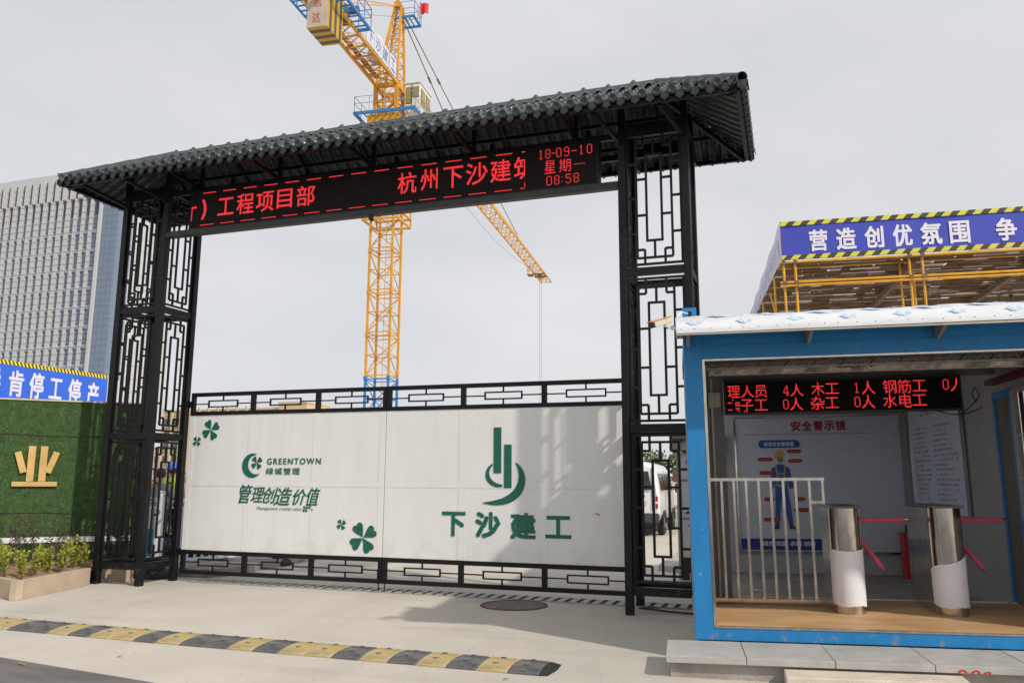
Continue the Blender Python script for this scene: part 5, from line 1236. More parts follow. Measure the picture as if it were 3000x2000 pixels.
for x0, x1, z, s in ((1.655, 1.875, 1.875, '戴好安全帽'), (1.19, 1.43, 1.75, '扣紧衣领扣口'), (1.665, 1.885, 1.722, '系扎出入证'), (1.205, 1.42, 1.532, '带好安全带'), (1.255, 1.42, 1.108, '扣上袖口'), (1.715, 1.895, 1.113, '衣摆扎入'), (1.70, 1.945, .938, '穿好防滑鞋袜'), (1.23, 1.50, .785, '扎紧裤脚口')):
    m = MB(); h = .031; m.poly([(x0+h, yP+.006, z-h), (x1-h, yP+.006, z-h), (x1, yP+.006, z-h*.4), (x1, yP+.006, z+h*.4), (x1-h, yP+.006, z+h), (x0+h, yP+.006, z+h), (x0, yP+.006, z+h*.4), (x0, yP+.006, z-h*.4)], (0, .003, 0)); p_ = part('caption_pill', m, RED, po)
    m = MB(); text_into(m, s, x0+.03, x1-.03, z-.017, z+.017, yP+.005); flat('lettering', m, mat('dull_orange_print', (.45, .16, .05), .6), p_)['kind'] = 'stuff'
def fig(name, pts, m_, dy=0.0): mb = MB(); face_poly(mb, pts, yP+.0065-dy); flat(name, mb, m_, po)
fig('printed_jacket', [(1.40, 1.60), (1.50, 1.67), (1.58, 1.67), (1.68, 1.60), (1.73, 1.30), (1.69, 1.27), (1.655, 1.29), (1.645, 1.45), (1.635, 1.30), (1.44, 1.30), (1.435, 1.45), (1.415, 1.29), (1.385, 1.26), (1.35, 1.30)], BLUEFIG)
fig('printed_trousers', [(1.44, 1.30), (1.635, 1.30), (1.67, 1.0), (1.69, .70), (1.62, .70), (1.575, .95), (1.54, 1.18), (1.51, .95), (1.475, .70), (1.405, .70), (1.43, 1.0)], BLUEFIG)
fig('printed_boot', [(1.40, .70), (1.475, .70), (1.47, .64), (1.39, .635)], BROWNF); fig('printed_boot', [(1.62, .70), (1.69, .70), (1.72, .64), (1.625, .635)], BROWNF)
fig('printed_face', [(1.50, 1.80), (1.59, 1.80), (1.59, 1.73), (1.555, 1.69), (1.53, 1.69), (1.50, 1.73)], SKIN); fig('printed_helmet', [(1.46, 1.79), (1.475, 1.86), (1.53, 1.895), (1.59, 1.88), (1.62, 1.84), (1.62, 1.82), (1.50, 1.80), (1.49, 1.76)], YELTXT, .0005)
for pts in ([(1.455, 1.64), (1.475, 1.65), (1.50, 1.50), (1.49, 1.31), (1.47, 1.31), (1.475, 1.50)], [(1.61, 1.65), (1.63, 1.64), (1.60, 1.50), (1.61, 1.31), (1.59, 1.31), (1.58, 1.50)], [(1.48, 1.505), (1.60, 1.505), (1.60, 1.525), (1.48, 1.525)], [(1.455, 1.31), (1.62, 1.31), (1.62, 1.335), (1.455, 1.335)]): fig('printed_harness', pts, YELTXT, .0006)
m = MB(); text_into(m, '诚信 双赢 卓越 创新', 1.19, 2.01, .37, .45, yP+.0005, offset=.03); text_into(m, '下沙建筑工程有限公司', 2.22, 2.63, .40, .435, yP+.0005); flat('lettering', m, WHITE, po)['kind'] = 'stuff'
no = bth('notice_board', 'tall white rules notice with red heading on the side wall behind the right turnstile', 'notice board')
m = MB(); m.box(3.485, 3.515, 3.55, 5.95, .95, 2.55); part('board', m, POSTER, no)
for ya in (3.50, 5.95):
    m = MB(); m.box(3.470, 3.484, ya, ya+.05, .90, 2.58); part('board_frame', m, CHROME, no)
def side_text(s, ya, yb, z0, z1, mt):
    mb = MB(); text_once(mb, s, 0, 1, 0, 1, 0); mb.v = [(3.4835, ya+(yb-ya)*p[0], z0+(z1-z0)*p[2]) for p in mb.v]; return flat('lettering', mb, mt, no)
side_text('出入施工现场须知', 5.3, 4.1, 2.33, 2.45, REDTXT)
rows = ['一、进入现场', '必须戴好安全帽', '扣好帽带并正确使用', '二、高处作业', '禁止酒后上岗作业', '严禁吸烟', '三、作业人员', '遵守操作规程', '注意警示标志', '四、服从管理', '禁止违章作业', '保护环境卫生']
for i in range(16):
    z = 2.14-i*.068
    side_text(rows[i % 12][:rnd.randint(3, 7)], 5.75, 5.75-.09*rnd.randint(5, 9), z, z+.035, GREYTXT); side_text(rows[(i+5) % 12]+rows[(i+2) % 12][:3], 4.75, 4.75-.10*rnd.randint(6, 10), z, z+.035, GREYTXT)
rc = bth('hydrant_cabinet', 'red fire cabinet on the floor behind the turnstiles', 'fire cabinet')
m = MB(); m.box(3.19, 3.41, 5.6, 5.85, -.07, .62); part('cabinet', m, RED, rc, bevel=.01)
m = MB(); m.box(3.25, 3.33, 5.65, 5.75, .62, .73); part('valve', m, DGREY, rc)
cbn = bth('hanging_cable', 'loose dark cable looped between the booth LED display and the side wall', 'cable')
m = MB(); m.path([(2.75, 1.93, 2.17), (2.90, 1.93, 2.12), (3.05, 1.92, 2.13), (3.17, 1.95, 2.17), (3.24, 2.0, 2.20)], .006, 5); m.path([(3.0, 1.95, 2.12), (3.12, 1.96, 2.22), (3.22, 1.98, 2.33), (3.18, 1.98, 2.42), (3.14, 1.98, 2.36), (3.16, 1.98, 2.26), (3.20, 1.98, 2.30)], .006, 5); part('cable_loop', m, CABLE, cbn)

# ------------------------------------------------------------------ protective scaffold shed behind the booth
sh = bth('scaffold_shed', 'yellow pipe scaffold shed with blue slogan banner behind the white awning', 'scaffold shed')
ZT, ZB = 8.81, 7.67; XR = 14.0
m = MB(); nn = 60; v = []
for i in range(nn+1):
    x = 3.085+(XR-3.085)*i/nn
    for j in range(7):
        z = ZB+.13+(ZT-ZB-.26)*j/6; v.append((x, 16+.006*math.sin(x*1.3+z*2)+.004*math.sin(x*3.1-z), z))
m.add(v, [(i*7+j, (i+1)*7+j, (i+1)*7+j+1, i*7+j+1) for i in range(nn) for j in range(6)])
bcl = part('banner_cloth', m, BANBLUE2, sh, smooth=True)
for z0, z1 in ((ZB, ZB+.13), (ZT-.13, ZT)):
    m = MB(); m.box(3.085, XR, 15.97, 16.03, z0, z1); part('hazard_tape', m, HAZR, sh)
chars(sh, [(s, a, b, z0, z1) for s, a, b, z0, z1 in (('营', 3.86, 4.36, 7.88, 8.52), ('造', 4.60, 5.13, 7.88, 8.52), ('创', 5.36, 5.87, 7.88, 8.52), ('优', 6.11, 6.62, 7.88, 8.52), ('氛', 6.84, 7.39, 7.88, 8.52), ('围', 7.59, 8.11, 7.87, 8.52), ('争', 8.77, 9.30, 7.87, 8.52), ('做', 9.55, 10.1, 7.87, 8.52))], BANWHITE, 15.984, offset=.024)
m = MB()
v = []
for i in range(21):
    y = 16+i*.7
    for j in range(4): v.append((3.085+.04*(y-16)*.5+.02*math.sin(y*2+j), y, ZB+(ZT-ZB)*j/3))
m.add(v, [(i*4+j, (i+1)*4+j, (i+1)*4+j+1, i*4+j+1) for i in range(20) for j in range(3)]); part('side_banner', m, MESHW, sh)
m = MB()
for i in range(16):
    for s, (a, b) in (('安', (0, 1)),):
        mb = MB(); text_once(mb, '安全生产文明施工'[i % 8], 0, 1, 0, 1, 0); m.add([(3.06+.02*((16.5+i*.85+p[0]*.5)-16), 16.5+i*.85+.5-p[0]*.5, ZB+.32+p[2]*.5) for p in mb.v], mb.f)
flat('side_lettering', m, mat('pale_print', (.48, .50, .72), .7), sh)['kind'] = 'stuff'
GZ = 7.62
def pipe(name, a, b, r=.030): m = MB(); m.tube(a, b, r, 8); return part(name, m, YPIPE, sh)
for px in (3.12, 3.44, 6.50, 6.84, 9.9, 10.24, 13.3): 
    pipe('upright_pole', (px, 16.08, 0), (px, 16.08, 8.7), .036)
    for yy in ((16.7,) if px > 5 else ()):
        pipe('upright_pole', (px-.09, yy, 0), (px-.09, yy, 7.6), .032)
for yy in (16.02,):
    for z in (7.0, 6.90) if yy < 16.5 else (7.02,): pipe('ledger_pipe', (3.0, yy-.04, z), (XR, yy-.04, z), .036)
pipe('ledger_pipe', (3.0, 16.0, 7.60), (XR, 16.0, 7.60), .036)
for x in (3.12, 3.44, 6.5, 6.84, 9.9):
    m = MB(); m.box(x-.06, x+.06, 15.94, 16.1, 6.92, 7.04); m.box(x-.05, x+.05, 15.96, 16.1, 7.54, 7.64); part('coupler', m, TIMBER, sh)
for i in range(4): pipe('upright_pole', (3.05, 17.8+i*3.5, 0), (3.05, 17.8+i*3.5, 7.6), .032)
pipe('diagonal_brace', (3.1, 16.1, 4.6), (3.1, 19.5, 7.5), .028)
NB = 52
for i in range(NB):   # transverse battens of the deck, uneven spacing and height
    y = 16.15+i*.27+rnd.uniform(-.05, .05); z = GZ-.05+rnd.uniform(-.03, .03)
    m = MB(); m.tube((3.05, y, z), (XR, y+rnd.uniform(-.15, .15), z), .026 if i % 4 else .034, 6); part('deck_batten', m, TIMBER if i != 2 else YPIPE, sh)
mats_ = [MATW, MATP, TIMBER]
mm = {}
for q in mats_:
    me = MB().box(0, 1, 0, 1, 0, .02).mesh('deck_mat'); me.materials.append(q); mm[q.name] = me
cnt = 0; rest = MB()
for i in range(40):
    y = 16.1+i*.37; x = 3.05+rnd.uniform(-.2, 0)
    while x < 12.6:
        wdt = rnd.choice((.30, .45, .62, .8)); q = rnd.choices(mats_, (5, 4, 2))[0]
        if rnd.random() < .07: x += wdt*.5; continue
        if cnt < 296:
            o = bpy.data.objects.new('deck_mat', mm[q.name]); COL.objects.link(o); o.parent = sh; o.location = (max(3.04, x), y+rnd.uniform(-.03, .03), GZ+rnd.uniform(0, .03)); o.scale = (wdt-.02 if rnd.random() > .2 else wdt-.08, .355, 1)
        else:
            rest.cur = mats_.index(q); z = GZ+rnd.uniform(0, .03); rest.box(max(3.04, x), x+wdt-.02, y, y+.355, z, z+.02)
        x += wdt; cnt += 1
part('deck_mats', rest, mats_, sh)['kind'] = 'stuff'
for x in (6.3, 9.55, 12.6):
    m = MB(); m.bar((x+.35, 16.2, GZ-.16), (x+.9, 30.5, GZ-.16), .14, .18); part('deck_beam', m, TIMBER, sh)
for i in range(9):
    m = MB(); x = 4+rnd.random()*8; y = 17+rnd.random()*9; m.lathe([(.0005, -.12), (.07, -.08), (.08, 0)], (x, y, GZ-.05), 8); part('pipe_end', m, DGREY, sh)
m = MB(); m.path([(10.5+i*-.45, 16.0+i*.9, 7.25-.55*math.sin(math.pi*i/10)-.05*i) for i in range(8)], .03, 5); part('loose_hose', m, mat('hose_grey', (.12, .12, .13), .5), sh)

# ------------------------------------------------------------------ behind the left column: barrier, worker, roll, timber
def barrier(a, b, label, npick):
    a, b = Vector((*a, .13)), Vector((*b, .13)); d = b-a; L = d.length
    t = thing('traffic_barrier', label, 'barrier', a, math.atan2(d.y, d.x), 'white traffic barriers behind the gate')
    for z, w_ in ((1.10, .07), (.98, .035), (.12, .06)):
        m = MB(); m.bar((.06, 0, z), (L-.06, 0, z), w_, w_*.8); part('rail', m, BARRW, t)
    for i in range(npick):
        x = .14+i*(L-.28)/(npick-1); m = MB(); m.box(x-.02, x+.02, -.014, .014, .15, .97); p = part('picket', m, BARRW, t)
        m = MB(); m.box(x+.004, x+.0205, -.0150, .0145, .16, .62); part('blue_strip', m, BARRB, p)
    return t
def bpost(x, y, label):
    t = thing('barrier_post', label, 'post', (x, y, .0), R(8), 'posts of the white traffic barrier')
    m = MB(); m.lathe([(.24, .0), (.24, .07), (.19, .11), (.13, .14), (.13, .22), (.10, .24)], n=8); part('rubber_base', m, RUBDARK, t)
    m = MB(); m.box(-.055, .055, -.055, .055, .22, 1.33); part('square_post', m, BARRW, t, bevel=.008)
    m = MB(); m.lathe([(.0005, 1.39), (.05, 1.375), (.075, 1.34), (.075, 1.30), (.057, 1.295)], n=16); part('cap', m, BARRW, t)
    m = MB(); m.lathe([(.03, .0), (.045, .012), (.045, .025)], n=12); o = part('clamp', m, CHROME, t); o.location = (.0, -.055, 1.05); o.rotation_euler = (R(90), 0, 0)
bpost(-7.86, .86, 'white barrier post on black rubber foot seen through the left column')
bpost(-7.2, 3.28, 'white barrier post whose grey foot shows under the gate leaf')
barrier((-7.83, .98), (-7.22, 3.2), 'white barrier with blue striped pickets running back from the post beside the gate', 15)
barrier((-10.35, 2.45), (-7.95, .98), 'white barrier with blue striped pickets running left behind the turf wall', 17)
rl2 = thing('plastic_roll', 'long roll of black plastic sheeting lying behind the white barrier', 'roll', (-7.85, 2.55, .355), R(172))
m = MB(); m.lathe([(.0005, 0), (.05, .0), (.055, .04), (.15, .02), (.20, .0), (.225, .04), (.225, 3.4), (.0005, 3.4)], n=28); o = part('rolled_sheet', m, CARBLK, rl2, smooth=False); o.rotation_euler = (0, R(90), 0)
tsx = thing('timber_stack', 'stack of old orange brown boards behind the left column', 'timber stack', (-13.2, 5.9, .13), R(14))
for k in range(22):
    m = MB(); x0 = rnd.uniform(-.1, .15); m.box(-1.4+x0, 1.5+x0, rnd.uniform(-.05, 0), .8, k*.065, k*.065+.052); part('board', m, mat('orange_board', (.46, .20, .07), .85, var=.3, scale=4) if k % 3 else TIMBER, tsx)
def skin(name, verts, edges, radii, m_, parent, sub=2):
    me = bpy.data.meshes.new(name); me.from_pydata(verts, edges, []); me.update(); me.materials.append(m_)
    o = bpy.data.objects.new(name, me); COL.objects.link(o); o.parent = parent
    sk = o.modifiers.new('skin', 'SKIN'); sk.use_smooth_shade = True
    if not me.skin_vertices: me.skin_vertices.new()
    for i, r in enumerate(radii):
        me.skin_vertices[0].data[i].radius = r if isinstance(r, tuple) else (r, r)
    me.skin_vertices[0].data[0].use_root = True
    sb_ = o.modifiers.new('sub', 'SUBSURF'); sb_.levels = sub; sb_.render_levels = sub
    return o
def person(loc, rz, h, label, bow=0.0, helmet=True, vest=True, shirt=SHIRT):
    t = thing('person', label, 'person', loc, rz, 'people behind the barrier'); s = h/1.72
    V = [(0, 0, .93), (0, -.01, 1.12), (0, -.01, 1.34), (0, 0, 1.46), (0, -bow*.5, 1.56), (0, -bow, 1.64), (0, -bow*1.1, 1.70)]
    E_ = [(0, 1), (1, 2), (2, 3), (3, 4), (4, 5), (5, 6)]; Rr = [(.15, .11), (.14, .10), (.17, .115), (.07, .065), (.055, .055), (.085, .10), (.06, .075)]
    V += [(-.19, 0, 1.40), (.19, 0, 1.40), (-.25, -.03, 1.14), (.25, -.03, 1.14), (-.20, -.22, .98), (.20, -.22, .98), (-.17, -.30, .95), (.17, -.30, .95)]
    E_ += [(2, 7), (2, 8), (7, 9), (8, 10), (9, 11), (10, 12), (11, 13), (12, 14)]; Rr += [.065, .065, .048, .048, .034, .034, .036, .036]
    V += [(-.10, 0, .86), (.10, 0, .86), (-.12, -.01, .48), (.12, .02, .48), (-.12, 0, .09), (.12, .03, .09), (-.13, -.13, .05), (.13, -.10, .05)]
    E_ += [(0, 15), (0, 16), (15, 17), (16, 18), (17, 19), (18, 20), (19, 21), (20, 22)]; Rr += [.10, .10, .065, .065, .045, .045, .045, .045]
    V = [tuple(c*s for c in v) for v in V]; Rr = [tuple(c*s for c in r) if isinstance(r, tuple) else r*s for r in Rr]
    body = skin('body', V, E_, Rr, SKIN, t)
    cl = lambda idx, eds, grow, m_, nm: skin(nm, [V[i] for i in idx], [(idx.index(a), idx.index(b)) for a, b in eds], [tuple(c+grow for c in (Rr[i] if isinstance(Rr[i], tuple) else (Rr[i], Rr[i]))) for i in idx], m_, t)
    cl([0, 1, 2, 7, 8, 9, 10, 11, 12], [(0, 1), (1, 2), (2, 7), (2, 8), (7, 9), (8, 10), (9, 11), (10, 12)], .014, shirt, 'shirt')
    cl([0, 15, 16, 17, 18, 19, 20], [(0, 15), (0, 16), (15, 17), (16, 18), (17, 19), (18, 20)], .018, TROU, 'trousers')
    for i in (21, 22): m = MB(); x, y, z = V[i]; m.poly([(x-.05, y-.06, 0), (x+.05, y-.06, 0), (x+.045, y+.19, 0), (x-.045, y+.19, 0)], (0, 0, .09)); part('shoe', m, DGREY, t, bevel=.02)
    # fingers
    for sgn, i in ((-1, 13), (1, 14)):
        for k in range(4):
            p = Vector(V[i]); q = p+Vector((sgn*(-.02), -.05, .025-.016*k))*1.0; r_ = q+Vector((sgn*-.03, -.025, -.012)); m = MB(); m.tube(p, q, .010, 6, .009); m.tube(q, r_, .009, 6, .007); part('finger', m, SKIN, t)
        p = Vector(V[i]); m = MB(); m.tube(p+Vector((0, .02, .02)), p+Vector((-sgn*.035, -.01, .055)), .011, 6, .009); part('thumb', m, SKIN, t)
    hc = Vector(V[5])+Vector((0, 0, .02*s))
    m = MB(); m.lathe([(.0005, .135), (.06, .125), (.105, .075), (.118, .01), (.112, -.05), (.09, -.085)], n=20); hr = part('hair', m, HAIR, t, smooth=True); hr.location = hc+Vector((0, .012, 0)); hr.scale = (.86*s, 1.0*s, .9*s); hr.rotation_euler = (-bow*1.6, 0, 0)
    for sgn in (-1, 1): m = MB(); m.lathe([(.0005, .006), (.012, .004), (.016, 0)], n=8); e_ = part('ear', m, SKIN, t); e_.location = hc+Vector((sgn*.098*s, 0, -.03)); e_.rotation_euler = (0, sgn*R(90), 0); e_.scale = (2.0, 1.1, 1)
    if helmet:
        m = MB(); m.lathe([(.0005, .17), (.05, .165), (.10, .13), (.135, .07), (.145, .02), (.147, .0)], n=24); hm = part('hard_hat', m, HELM, t, smooth=True); hm.location = hc+Vector((0, 0, .0)); hm.scale = (.88*s, 1.02*s, .95*s)
        m = MB(); m.poly([(-.10, -.13, 0), (.10, -.13, 0), (.07, -.19, -.01), (0, -.21, -.012), (-.07, -.19, -.01)], (0, 0, .008)); m.lathe([(.144, -.012), (.156, -.01), (.150, .008)], n=24); hb_ = part('hat_brim', m, HELM, hm)
    if vest:
        rings = [(.98, .185, .150), (1.12, .178, .143), (1.28, .198, .150), (1.40, .200, .142), (1.455, .165, .120), (1.475, .10, .09)]
        m = MB(); v = []; nn = 28
        for z, a, b in rings:
            for i in range(nn): q = 2*math.pi*i/nn; v.append((a*s*math.cos(q), (b*math.sin(q)-.005)*s, z*s))
        m.add(v, [(j*nn+i, j*nn+(i+1) % nn, (j+1)*nn+(i+1) % nn, (j+1)*nn+i) for j in range(5) for i in range(nn)]); vs_ = part('vest', m, VEST, t, smooth=True)
        for z, a, b in ((1.08, .183, .149), (1.19, .186, .150)):
            m = MB(); m.lathe([(1, -.022), (1, .022)], n=28); tp = part('reflective_tape', m, VESTT, vs_); tp.location = (0, -.005*s, z*s); tp.scale = (a*s, b*s, 1)
    return t
person((-10.45, 4.05, .13), R(195), 1.70, 'worker in a hi-vis vest and blue hard hat standing with back to the gate', .0)
person((-9.50, 2.62, .13), R(215), 1.60, 'dark haired person in grey shirt bowing the head beside the helmeted worker', .10, helmet=False, vest=False)

# ------------------------------------------------------------------ white minibus
van = thing('white_minibus', 'white minibus parked behind the right column, number 6 on its rear door', 'minibus', (-2.62, 13.75, 0), R(2.2))
secs = [(0.0, .88, .30), (.10, .93, .12), (.9, .95, 0), (3.6, .95, 0), (4.2, .93, .10), (4.75, .86, .55)]
shape = [(-.90, .42), (-.98, .62), (-1.0, 1.0), (-.97, 1.25), (-.86, 1.86), (-.74, 2.05), (-.45, 2.14), (0, 2.17), (.45, 2.14), (.74, 2.05), (.86, 1.86), (.97, 1.25), (1.0, 1.0), (.98, .62), (.90, .42)]
m = MB(); k = len(shape); v = []
for i, (y, w_, drop) in enumerate(secs):
    for x, z in shape:
        zz = z-(drop*.25 if z > 1.9 else 0); yy = y+(max(0, z-1.1)*.16 if i < 2 else 0)-(max(0, z-1.0)*.55 if i == 5 else 0)-(max(0, z-1.0)*.25 if i == 4 else 0)
        v.append((x*w_, yy, zz))
m.add(v, [(i*k+j, (i+1)*k+j, (i+1)*k+j+1, i*k+j+1) for i in range(len(secs)-1) for j in range(k-1)]+[tuple(range(k)), tuple(range(6*k-1, 5*k-1, -1))]+[(i*k, i*k+k-1, (i+1)*k+k-1, (i+1)*k) for i in range(5)])
part('body', m, VANW, van, smooth=False, bevel=.03)
def side_q(z0, z1, ya, yb, off=.006):
    f_ = lambda z: .95*(.97-(z-1.25)/(1.86-1.25)*.11)+off
    return [(f_(z0), ya, z0), (f_(z0), yb, z0), (f_(z1), yb-.03, z1), (f_(z1), ya+.03, z1)]
for ya, yb in ((.55, 1.35), (1.42, 2.25), (2.35, 3.05), (3.12, 3.75)):
    m = MB(); m.poly(side_q(1.30, 1.80, ya, yb), (.006, 0, 0)); part('side_window', m, VGLASS, van)
m = MB(); m.poly([(-.72, .028, 1.32), (.70, .028, 1.32), (.60, .11, 1.85), (-.62, .11, 1.85)], (0, -.012, 0)); part('rear_window', m, DGREY, van, bevel=.01)
m = MB(); m.box(-.9, .9, -.10, .12, .38, .66); part('rear_bumper', m, mat('grey_bumper', (.05, .05, .055), .6), van, bevel=.04)
m = MB(); m.box(.80, .875, -.012, .05, .80, 1.14); tl = part('tail_lamp', m, mat('tail_red', (.45, .01, .01), .2), van, bevel=.01)
m = MB(); m.box(.803, .872, -.016, -.011, .93, .99); part('clear_lens', m, WHITE, tl)
m = MB(); m.box(.10, .55, -.004, .008, .88, 1.0); part('number_plate_recess', m, mat('van_recess', (.55, .55, .55), .4), van)
m = MB(); m.lathe([(.0005, .008), (.05, .008), (.052, 0)], n=16); o = part('badge', m, CHROME, van); o.location = (.33, -.004, .98); o.rotation_euler = (R(90), 0, 0); o.scale = (1, .5, 1)
m = MB(); text_into(m, '6', .33, .50, 1.08, 1.30, -.004, offset=.02); o = flat('number_six', m, DGREY, van)
m = MB(); m.box(.20, .63, -.0045, -.0042, 1.185, 1.19); flat('stencil_gap', m, VANW, van)
for x in (.70, -.70): m = MB(); m.bar((x, .0, .72), (x+(-.02 if x > 0 else .02), .13, 1.95), .012, .01); part('door_seam', m, DGREY, van)
m = MB(); m.box(.951, .957, 1.0, 3.4, 1.14, 1.16); part('slide_rail', m, mat('van_recess', (.5, .5, .5)), van)
for y in (1.38, 2.30, 3.08): m = MB(); m.box(.950, .956, y-.006, y+.006, .5, 1.28); part('door_seam', m, DGREY, van)
for x in (.86, -.86):
    for y in (.95, 3.75):
        m = MB(); m.lathe([(.18, -.10), (.30, -.10), (.335, -.07), (.335, .07), (.30, .10), (.18, .10)], n=28); wh = part('wheel', m, TYRE, van); wh.location = (x, y, .335); wh.rotation_euler = (0, R(90), 0)
        m = MB(); m.lathe([(.0005, .085), (.08, .09), (.17, .07), (.19, .095)] if x > 0 else [(.0005, -.085), (.08, -.09), (.17, -.07), (.19, -.095)], n=20); part('rim', m, CHROME, wh)
        m = MB(); m.lathe([(.34, -.02), (.39, -.02), (.39, .02), (.34, .02)], n=20, a0=R(90), a1=R(270)); ar = part('wheel_arch', m, DGREY, van); ar.location = (.955 if x > 0 else -.955, y, .335); ar.rotation_euler = (0, R(90), 0)
m = MB(); m.box(1.0, 1.16, 3.95, 4.02, 1.20, 1.50); m.bar((.88, 3.95, 1.3), (1.02, 3.98, 1.3), .03); part('wing_mirror', m, DGREY, van, bevel=.01)
m = MB(); m.box(-.8, .8, .2, 4.4, .25, .42); part('underbody', m, DGREY, van)

# ------------------------------------------------------------------ notice pillar, hoarding, pole, trees seen through the right column
nb_ = thing('notice_pillar', 'white notice pillar with little grey tiled roof between the right column and the booth', 'notice pillar', (.16, 3.75, 0), R(4))
m = MB(); m.box(0, 0.62, 0, .14, .36, 2.06); part('board', m, mat('pillar_white', (.80, .81, .86), .5, var=.04), nb_)
m = MB(); m.box(-.05, 0, -.02, .16, 0, 2.08); part('frame_post', m, BEIGE, nb_); m = MB(); m.box(0, 0.62, -.01, .15, 0, .36); part('dark_base', m, mat('dark_stone_base', (.035, .03, .03), .5, var=.4, scale=30), nb_)
for z in (1.60, .98): m = MB(); m.box(0, 0.62, -.012, -.001, z-.02, z+.02); part('frame_rail', m, GREYPANEL, nb_)
for i in range(5):
    m = MB(); m.lathe([(.085, 0), (.085, .34)], n=10, a0=0, a1=math.pi); o = part('roof_tile', m, CLAY, nb_); o.location = (-.06+i*.17, -.18, 2.12); o.rotation_euler = (R(-62), 0, 0)
    m = MB(); m.lathe([(.085, 0), (.085, .34)], n=10, a0=math.pi, a1=2*math.pi); o = part('roof_tile', m, CLAY, nb_); o.location = (-.06+i*.17, .32, 2.12); o.rotation_euler = (R(62), 0, 0)
m = MB(); m.tube((-.15, .07, 2.30), (.77, .07, 2.30), .05, 8); m.poly([(-.12, -.16, 2.08), (-.12, .30, 2.08), (-.12, .07, 2.28)], (.86, 0, 0)); part('ridge', m, CLAY, nb_)
chars(nb_, [('杭', .10, .19, 1.84, 1.94), ('州', .24, .33, 1.84, 1.94), ('幼', .17, .26, 1.66, 1.76)], NAVY, -.004); chars(nb_, [('安', .15, .26, 1.40, 1.54), ('全', .32, .43, 1.40, 1.54)], RED, -.004, offset=.02)
m = MB(); text_into(m, '消防安全', .18, .6, .58, .62, -.004); text_into(m, '人人有责', .18, .6, .50, .54, -.004); text_into(m, '从我做起', .18, .6, .43, .47, -.004); flat('small_lettering', m, GREYTXT, nb_)['kind'] = 'stuff'
m = MB(); face_poly(m, [(.06, 1.06), (.35, 1.04), (.6, 1.10), (.5, 1.14), (.3, 1.09), (.15, 1.12)], -.004); face_poly(m, [(.10, .86), (.26, .80), (.3, .86), (.2, .90)], -.004); flat('printed_picture', m, NAVY, nb_)
sh2 = thing('site_hoarding', 'low white site hoarding far behind the minibus', 'hoarding', (-3.2, 31, 0), R(2))
for i in range(6): m = MB(); m.box(i*1.25, i*1.25+1.22, 0, .05, .1, 1.35); part('hoarding_panel', m, WHITE, sh2)
m = MB(); text_into(m, '下沙', 1.3, 2.1, .45, .85, -.006, offset=.02); flat('lettering', m, NAVY, sh2)
for i in range(9): m = MB(); m.box(-.5+i*.9, .2+i*.9, .6, .66, 1.5, 2.1); part('rusty_mesh_panel', m, mat('rusty_red', (.30, .12, .07), .8, var=.3), sh2)
lp = thing('utility_pole', 'thin dark utility pole rising behind the trees right of the minibus', 'pole', (-2.35, 34, 0)); m = MB(); m.tube((0, 0, 0), (0, 0, 6.4), .09, 8, .07); part('pole', m, DGREY, lp); m = MB(); m.box(-.3, .3, -.04, .04, 5.6, 5.7); part('crossarm', m, DGREY, lp)
def tree(x, y, h, cr, label, seed, n=2600, lm=LEAFG, group='trees beyond the site'):
    rs = random.Random(seed); t = thing('broadleaf_tree', label, 'tree', (x, y, 0), 0, group)
    m = MB(); m.tube((0, 0, 0), (.1, 0, h*.45), .16, 8, .10); limbs = []
    for k in range(9):
        a = rs.uniform(0, 6.28); e_ = Vector((math.cos(a)*cr*.6, math.sin(a)*cr*.6, h*rs.uniform(.6, .9))); b = Vector((.08, 0, h*rs.uniform(.25, .45))); m.tube(b, e_, .06, 5, .02); limbs.append(e_)
    part('trunk', m, BARK, t)
    lf = MB(); cl = [(Vector((rs.gauss(0, cr*.42), rs.gauss(0, cr*.42), h*rs.uniform(.42, .93))), rs.uniform(.28, .55)*cr*.7) for _ in range(26)]
    for i in range(n):
        c, r = rs.choice(cl); d = Vector((rs.gauss(0, 1), rs.gauss(0, 1), rs.gauss(0, .8))).normalized(); p = c+d*r*rs.uniform(.55, 1.05)
        s_ = rs.uniform(.10, .22); u = Vector((rs.gauss(0, 1), rs.gauss(0, 1), rs.gauss(0, 1))).normalized(); q = u.cross(d).normalized() if abs(u.dot(d)) < .95 else Vector((1, 0, 0))
        lf.add([p-q*s_*.5, p+u*s_*.6, p+q*s_*.5, p-u*s_*.3], [(0, 1, 2, 3)])
    flat('crown', lf, lm, t); return t
tree(-5.6, 38, 3.3, 1.7, 'tallest green tree standing left of the minibus roof', 1)
tree(-3.5, 40, 2.6, 1.6, 'green tree directly above the bonnet end of the minibus', 2); tree(-1.6, 42, 2.7, 1.8, 'green tree right of the utility pole', 3); tree(1.2, 44, 2.5, 2.0, 'green tree mostly hidden behind the notice pillar', 4); tree(-2.4, 37, 2.2, 1.5, 'low bushy tree in front of the utility pole', 5)
for i, (x, y) in enumerate(((-40.5, 44), (-36, 43), (-33, 50))): tree(x, y, 3.0, 1.9, 'low green tree %s, far behind the left column' % ('at left of the worker', 'right above the blue hard hat', 'hidden mostly by the gate leaf')[i], 10+i, 900)

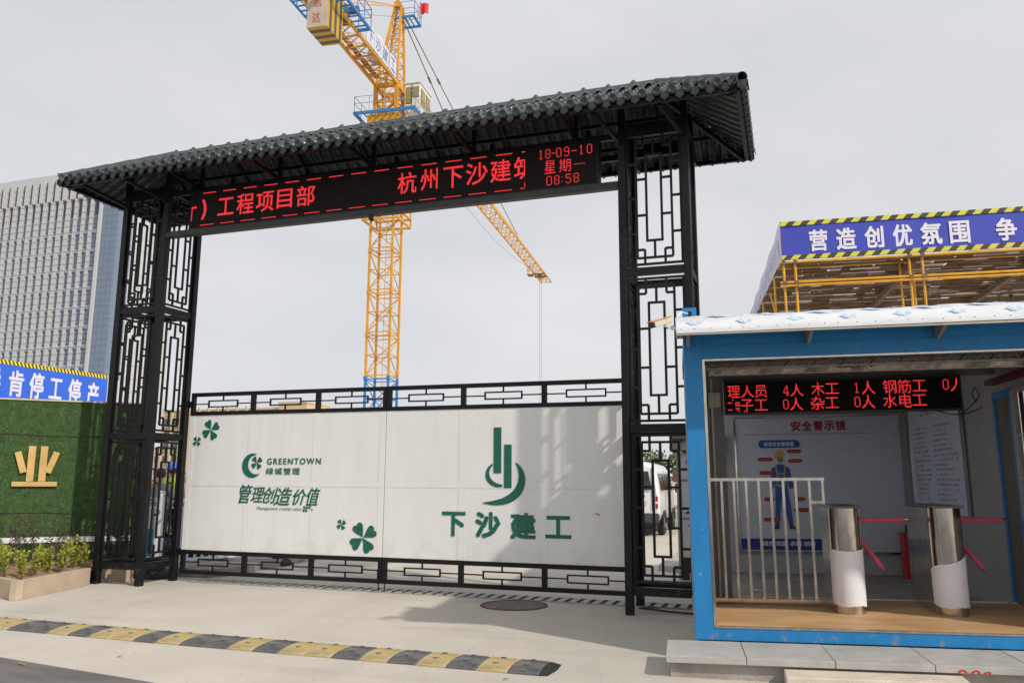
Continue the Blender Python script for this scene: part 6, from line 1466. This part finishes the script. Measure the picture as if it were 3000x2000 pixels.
# ------------------------------------------------------------------ small things
df = thing('dragonfly', 'small orange dragonfly in flight in front of the right gate leaf', 'dragonfly', (-.52, .55, 1.15), R(-8))
m = MB(); m.tube((-.055, 0, .008), (.01, 0, 0), .0035, 6, .005); m.tube((.01, 0, 0), (.034, 0, -.004), .0075, 8, .006); part('abdomen', m, FLY, df)
m = MB(); m.lathe([(.0005, .007), (.006, .004), (.007, 0), (.005, -.005), (.0005, -.007)], (.040, 0, -.004), 8); part('head', m, BROWNF, df)
for sgn in (-1, 1):
    for dx in (.0, .014): m = MB(); m.poly([(.014+dx, 0, .006), (.010+dx-.01, sgn*.030, .020), (.004+dx-.01, sgn*.048, .028), (-.002+dx-.01, sgn*.040, .024), (.006+dx-.01, sgn*.01, .010)], (0, 0, .0006)); part('wing', m, WING, df)
gc_ = thing('ground_cable', 'thin black cable lying on the ground from the right column to the booth', 'cable')
m = MB(); m.path([(.02+.1*i, .50-.035*i+.02*math.sin(i*1.2), .012) for i in range(9)]+[(1.2, .18, .012)], .011, 6); part('cable_run', m, CABLE, gc_)
m = MB(); m.box(.05, .24, .62, .80, .0045, .010); vp = thing('floor_pit', 'small dark open pit in the paving behind the right column', 'pit'); part('pit_void', m, HOLE, vp)
for i, (x, y, lab) in enumerate(((-4.45, -4.48, 'yellow brown dry leaf on the dark road at lower left'), (-3.9, -3.95, 'tiny dry leaf on the concrete between road and speed bump'), (-.35, -3.55, 'dry leaf beside the right end of the speed bump'))):
    t = thing('dry_leaf', lab, 'leaf', (x, y, .008), rnd.uniform(0, 6), 'dry leaves on the ground')
    m = MB(); L_ = .06 if i == 0 else .03; m.add([(-L_, 0, 0), (-L_*.3, L_*.45, .006), (L_*.5, L_*.35, .004), (L_, 0, .008), (L_*.4, -L_*.4, .004), (-L_*.4, -L_*.4, .007), (0, 0, .001)], [(0, 1, 6), (1, 2, 6), (2, 3, 6), (3, 4, 6), (4, 5, 6), (5, 0, 6)]); part('leaf_blade', m, DRYLEAF, t)
gr = MB()
for i in range(700):
    x = rnd.uniform(-8, 2.5); y = rnd.uniform(-5.2, 1.0); r = rnd.uniform(.002, .007)
    gr.add([(x-r, y, .003), (x, y-r, .003), (x+r, y, .003), (x, y+r, .003), (x, y, .004+r)], [(0, 1, 4), (1, 2, 4), (2, 3, 4), (3, 0, 4)])
o = part('grit', gr, CONC2); o['label'] = 'fine grit scattered over the concrete driveway'; o['category'] = 'grit'; o['kind'] = 'stuff'
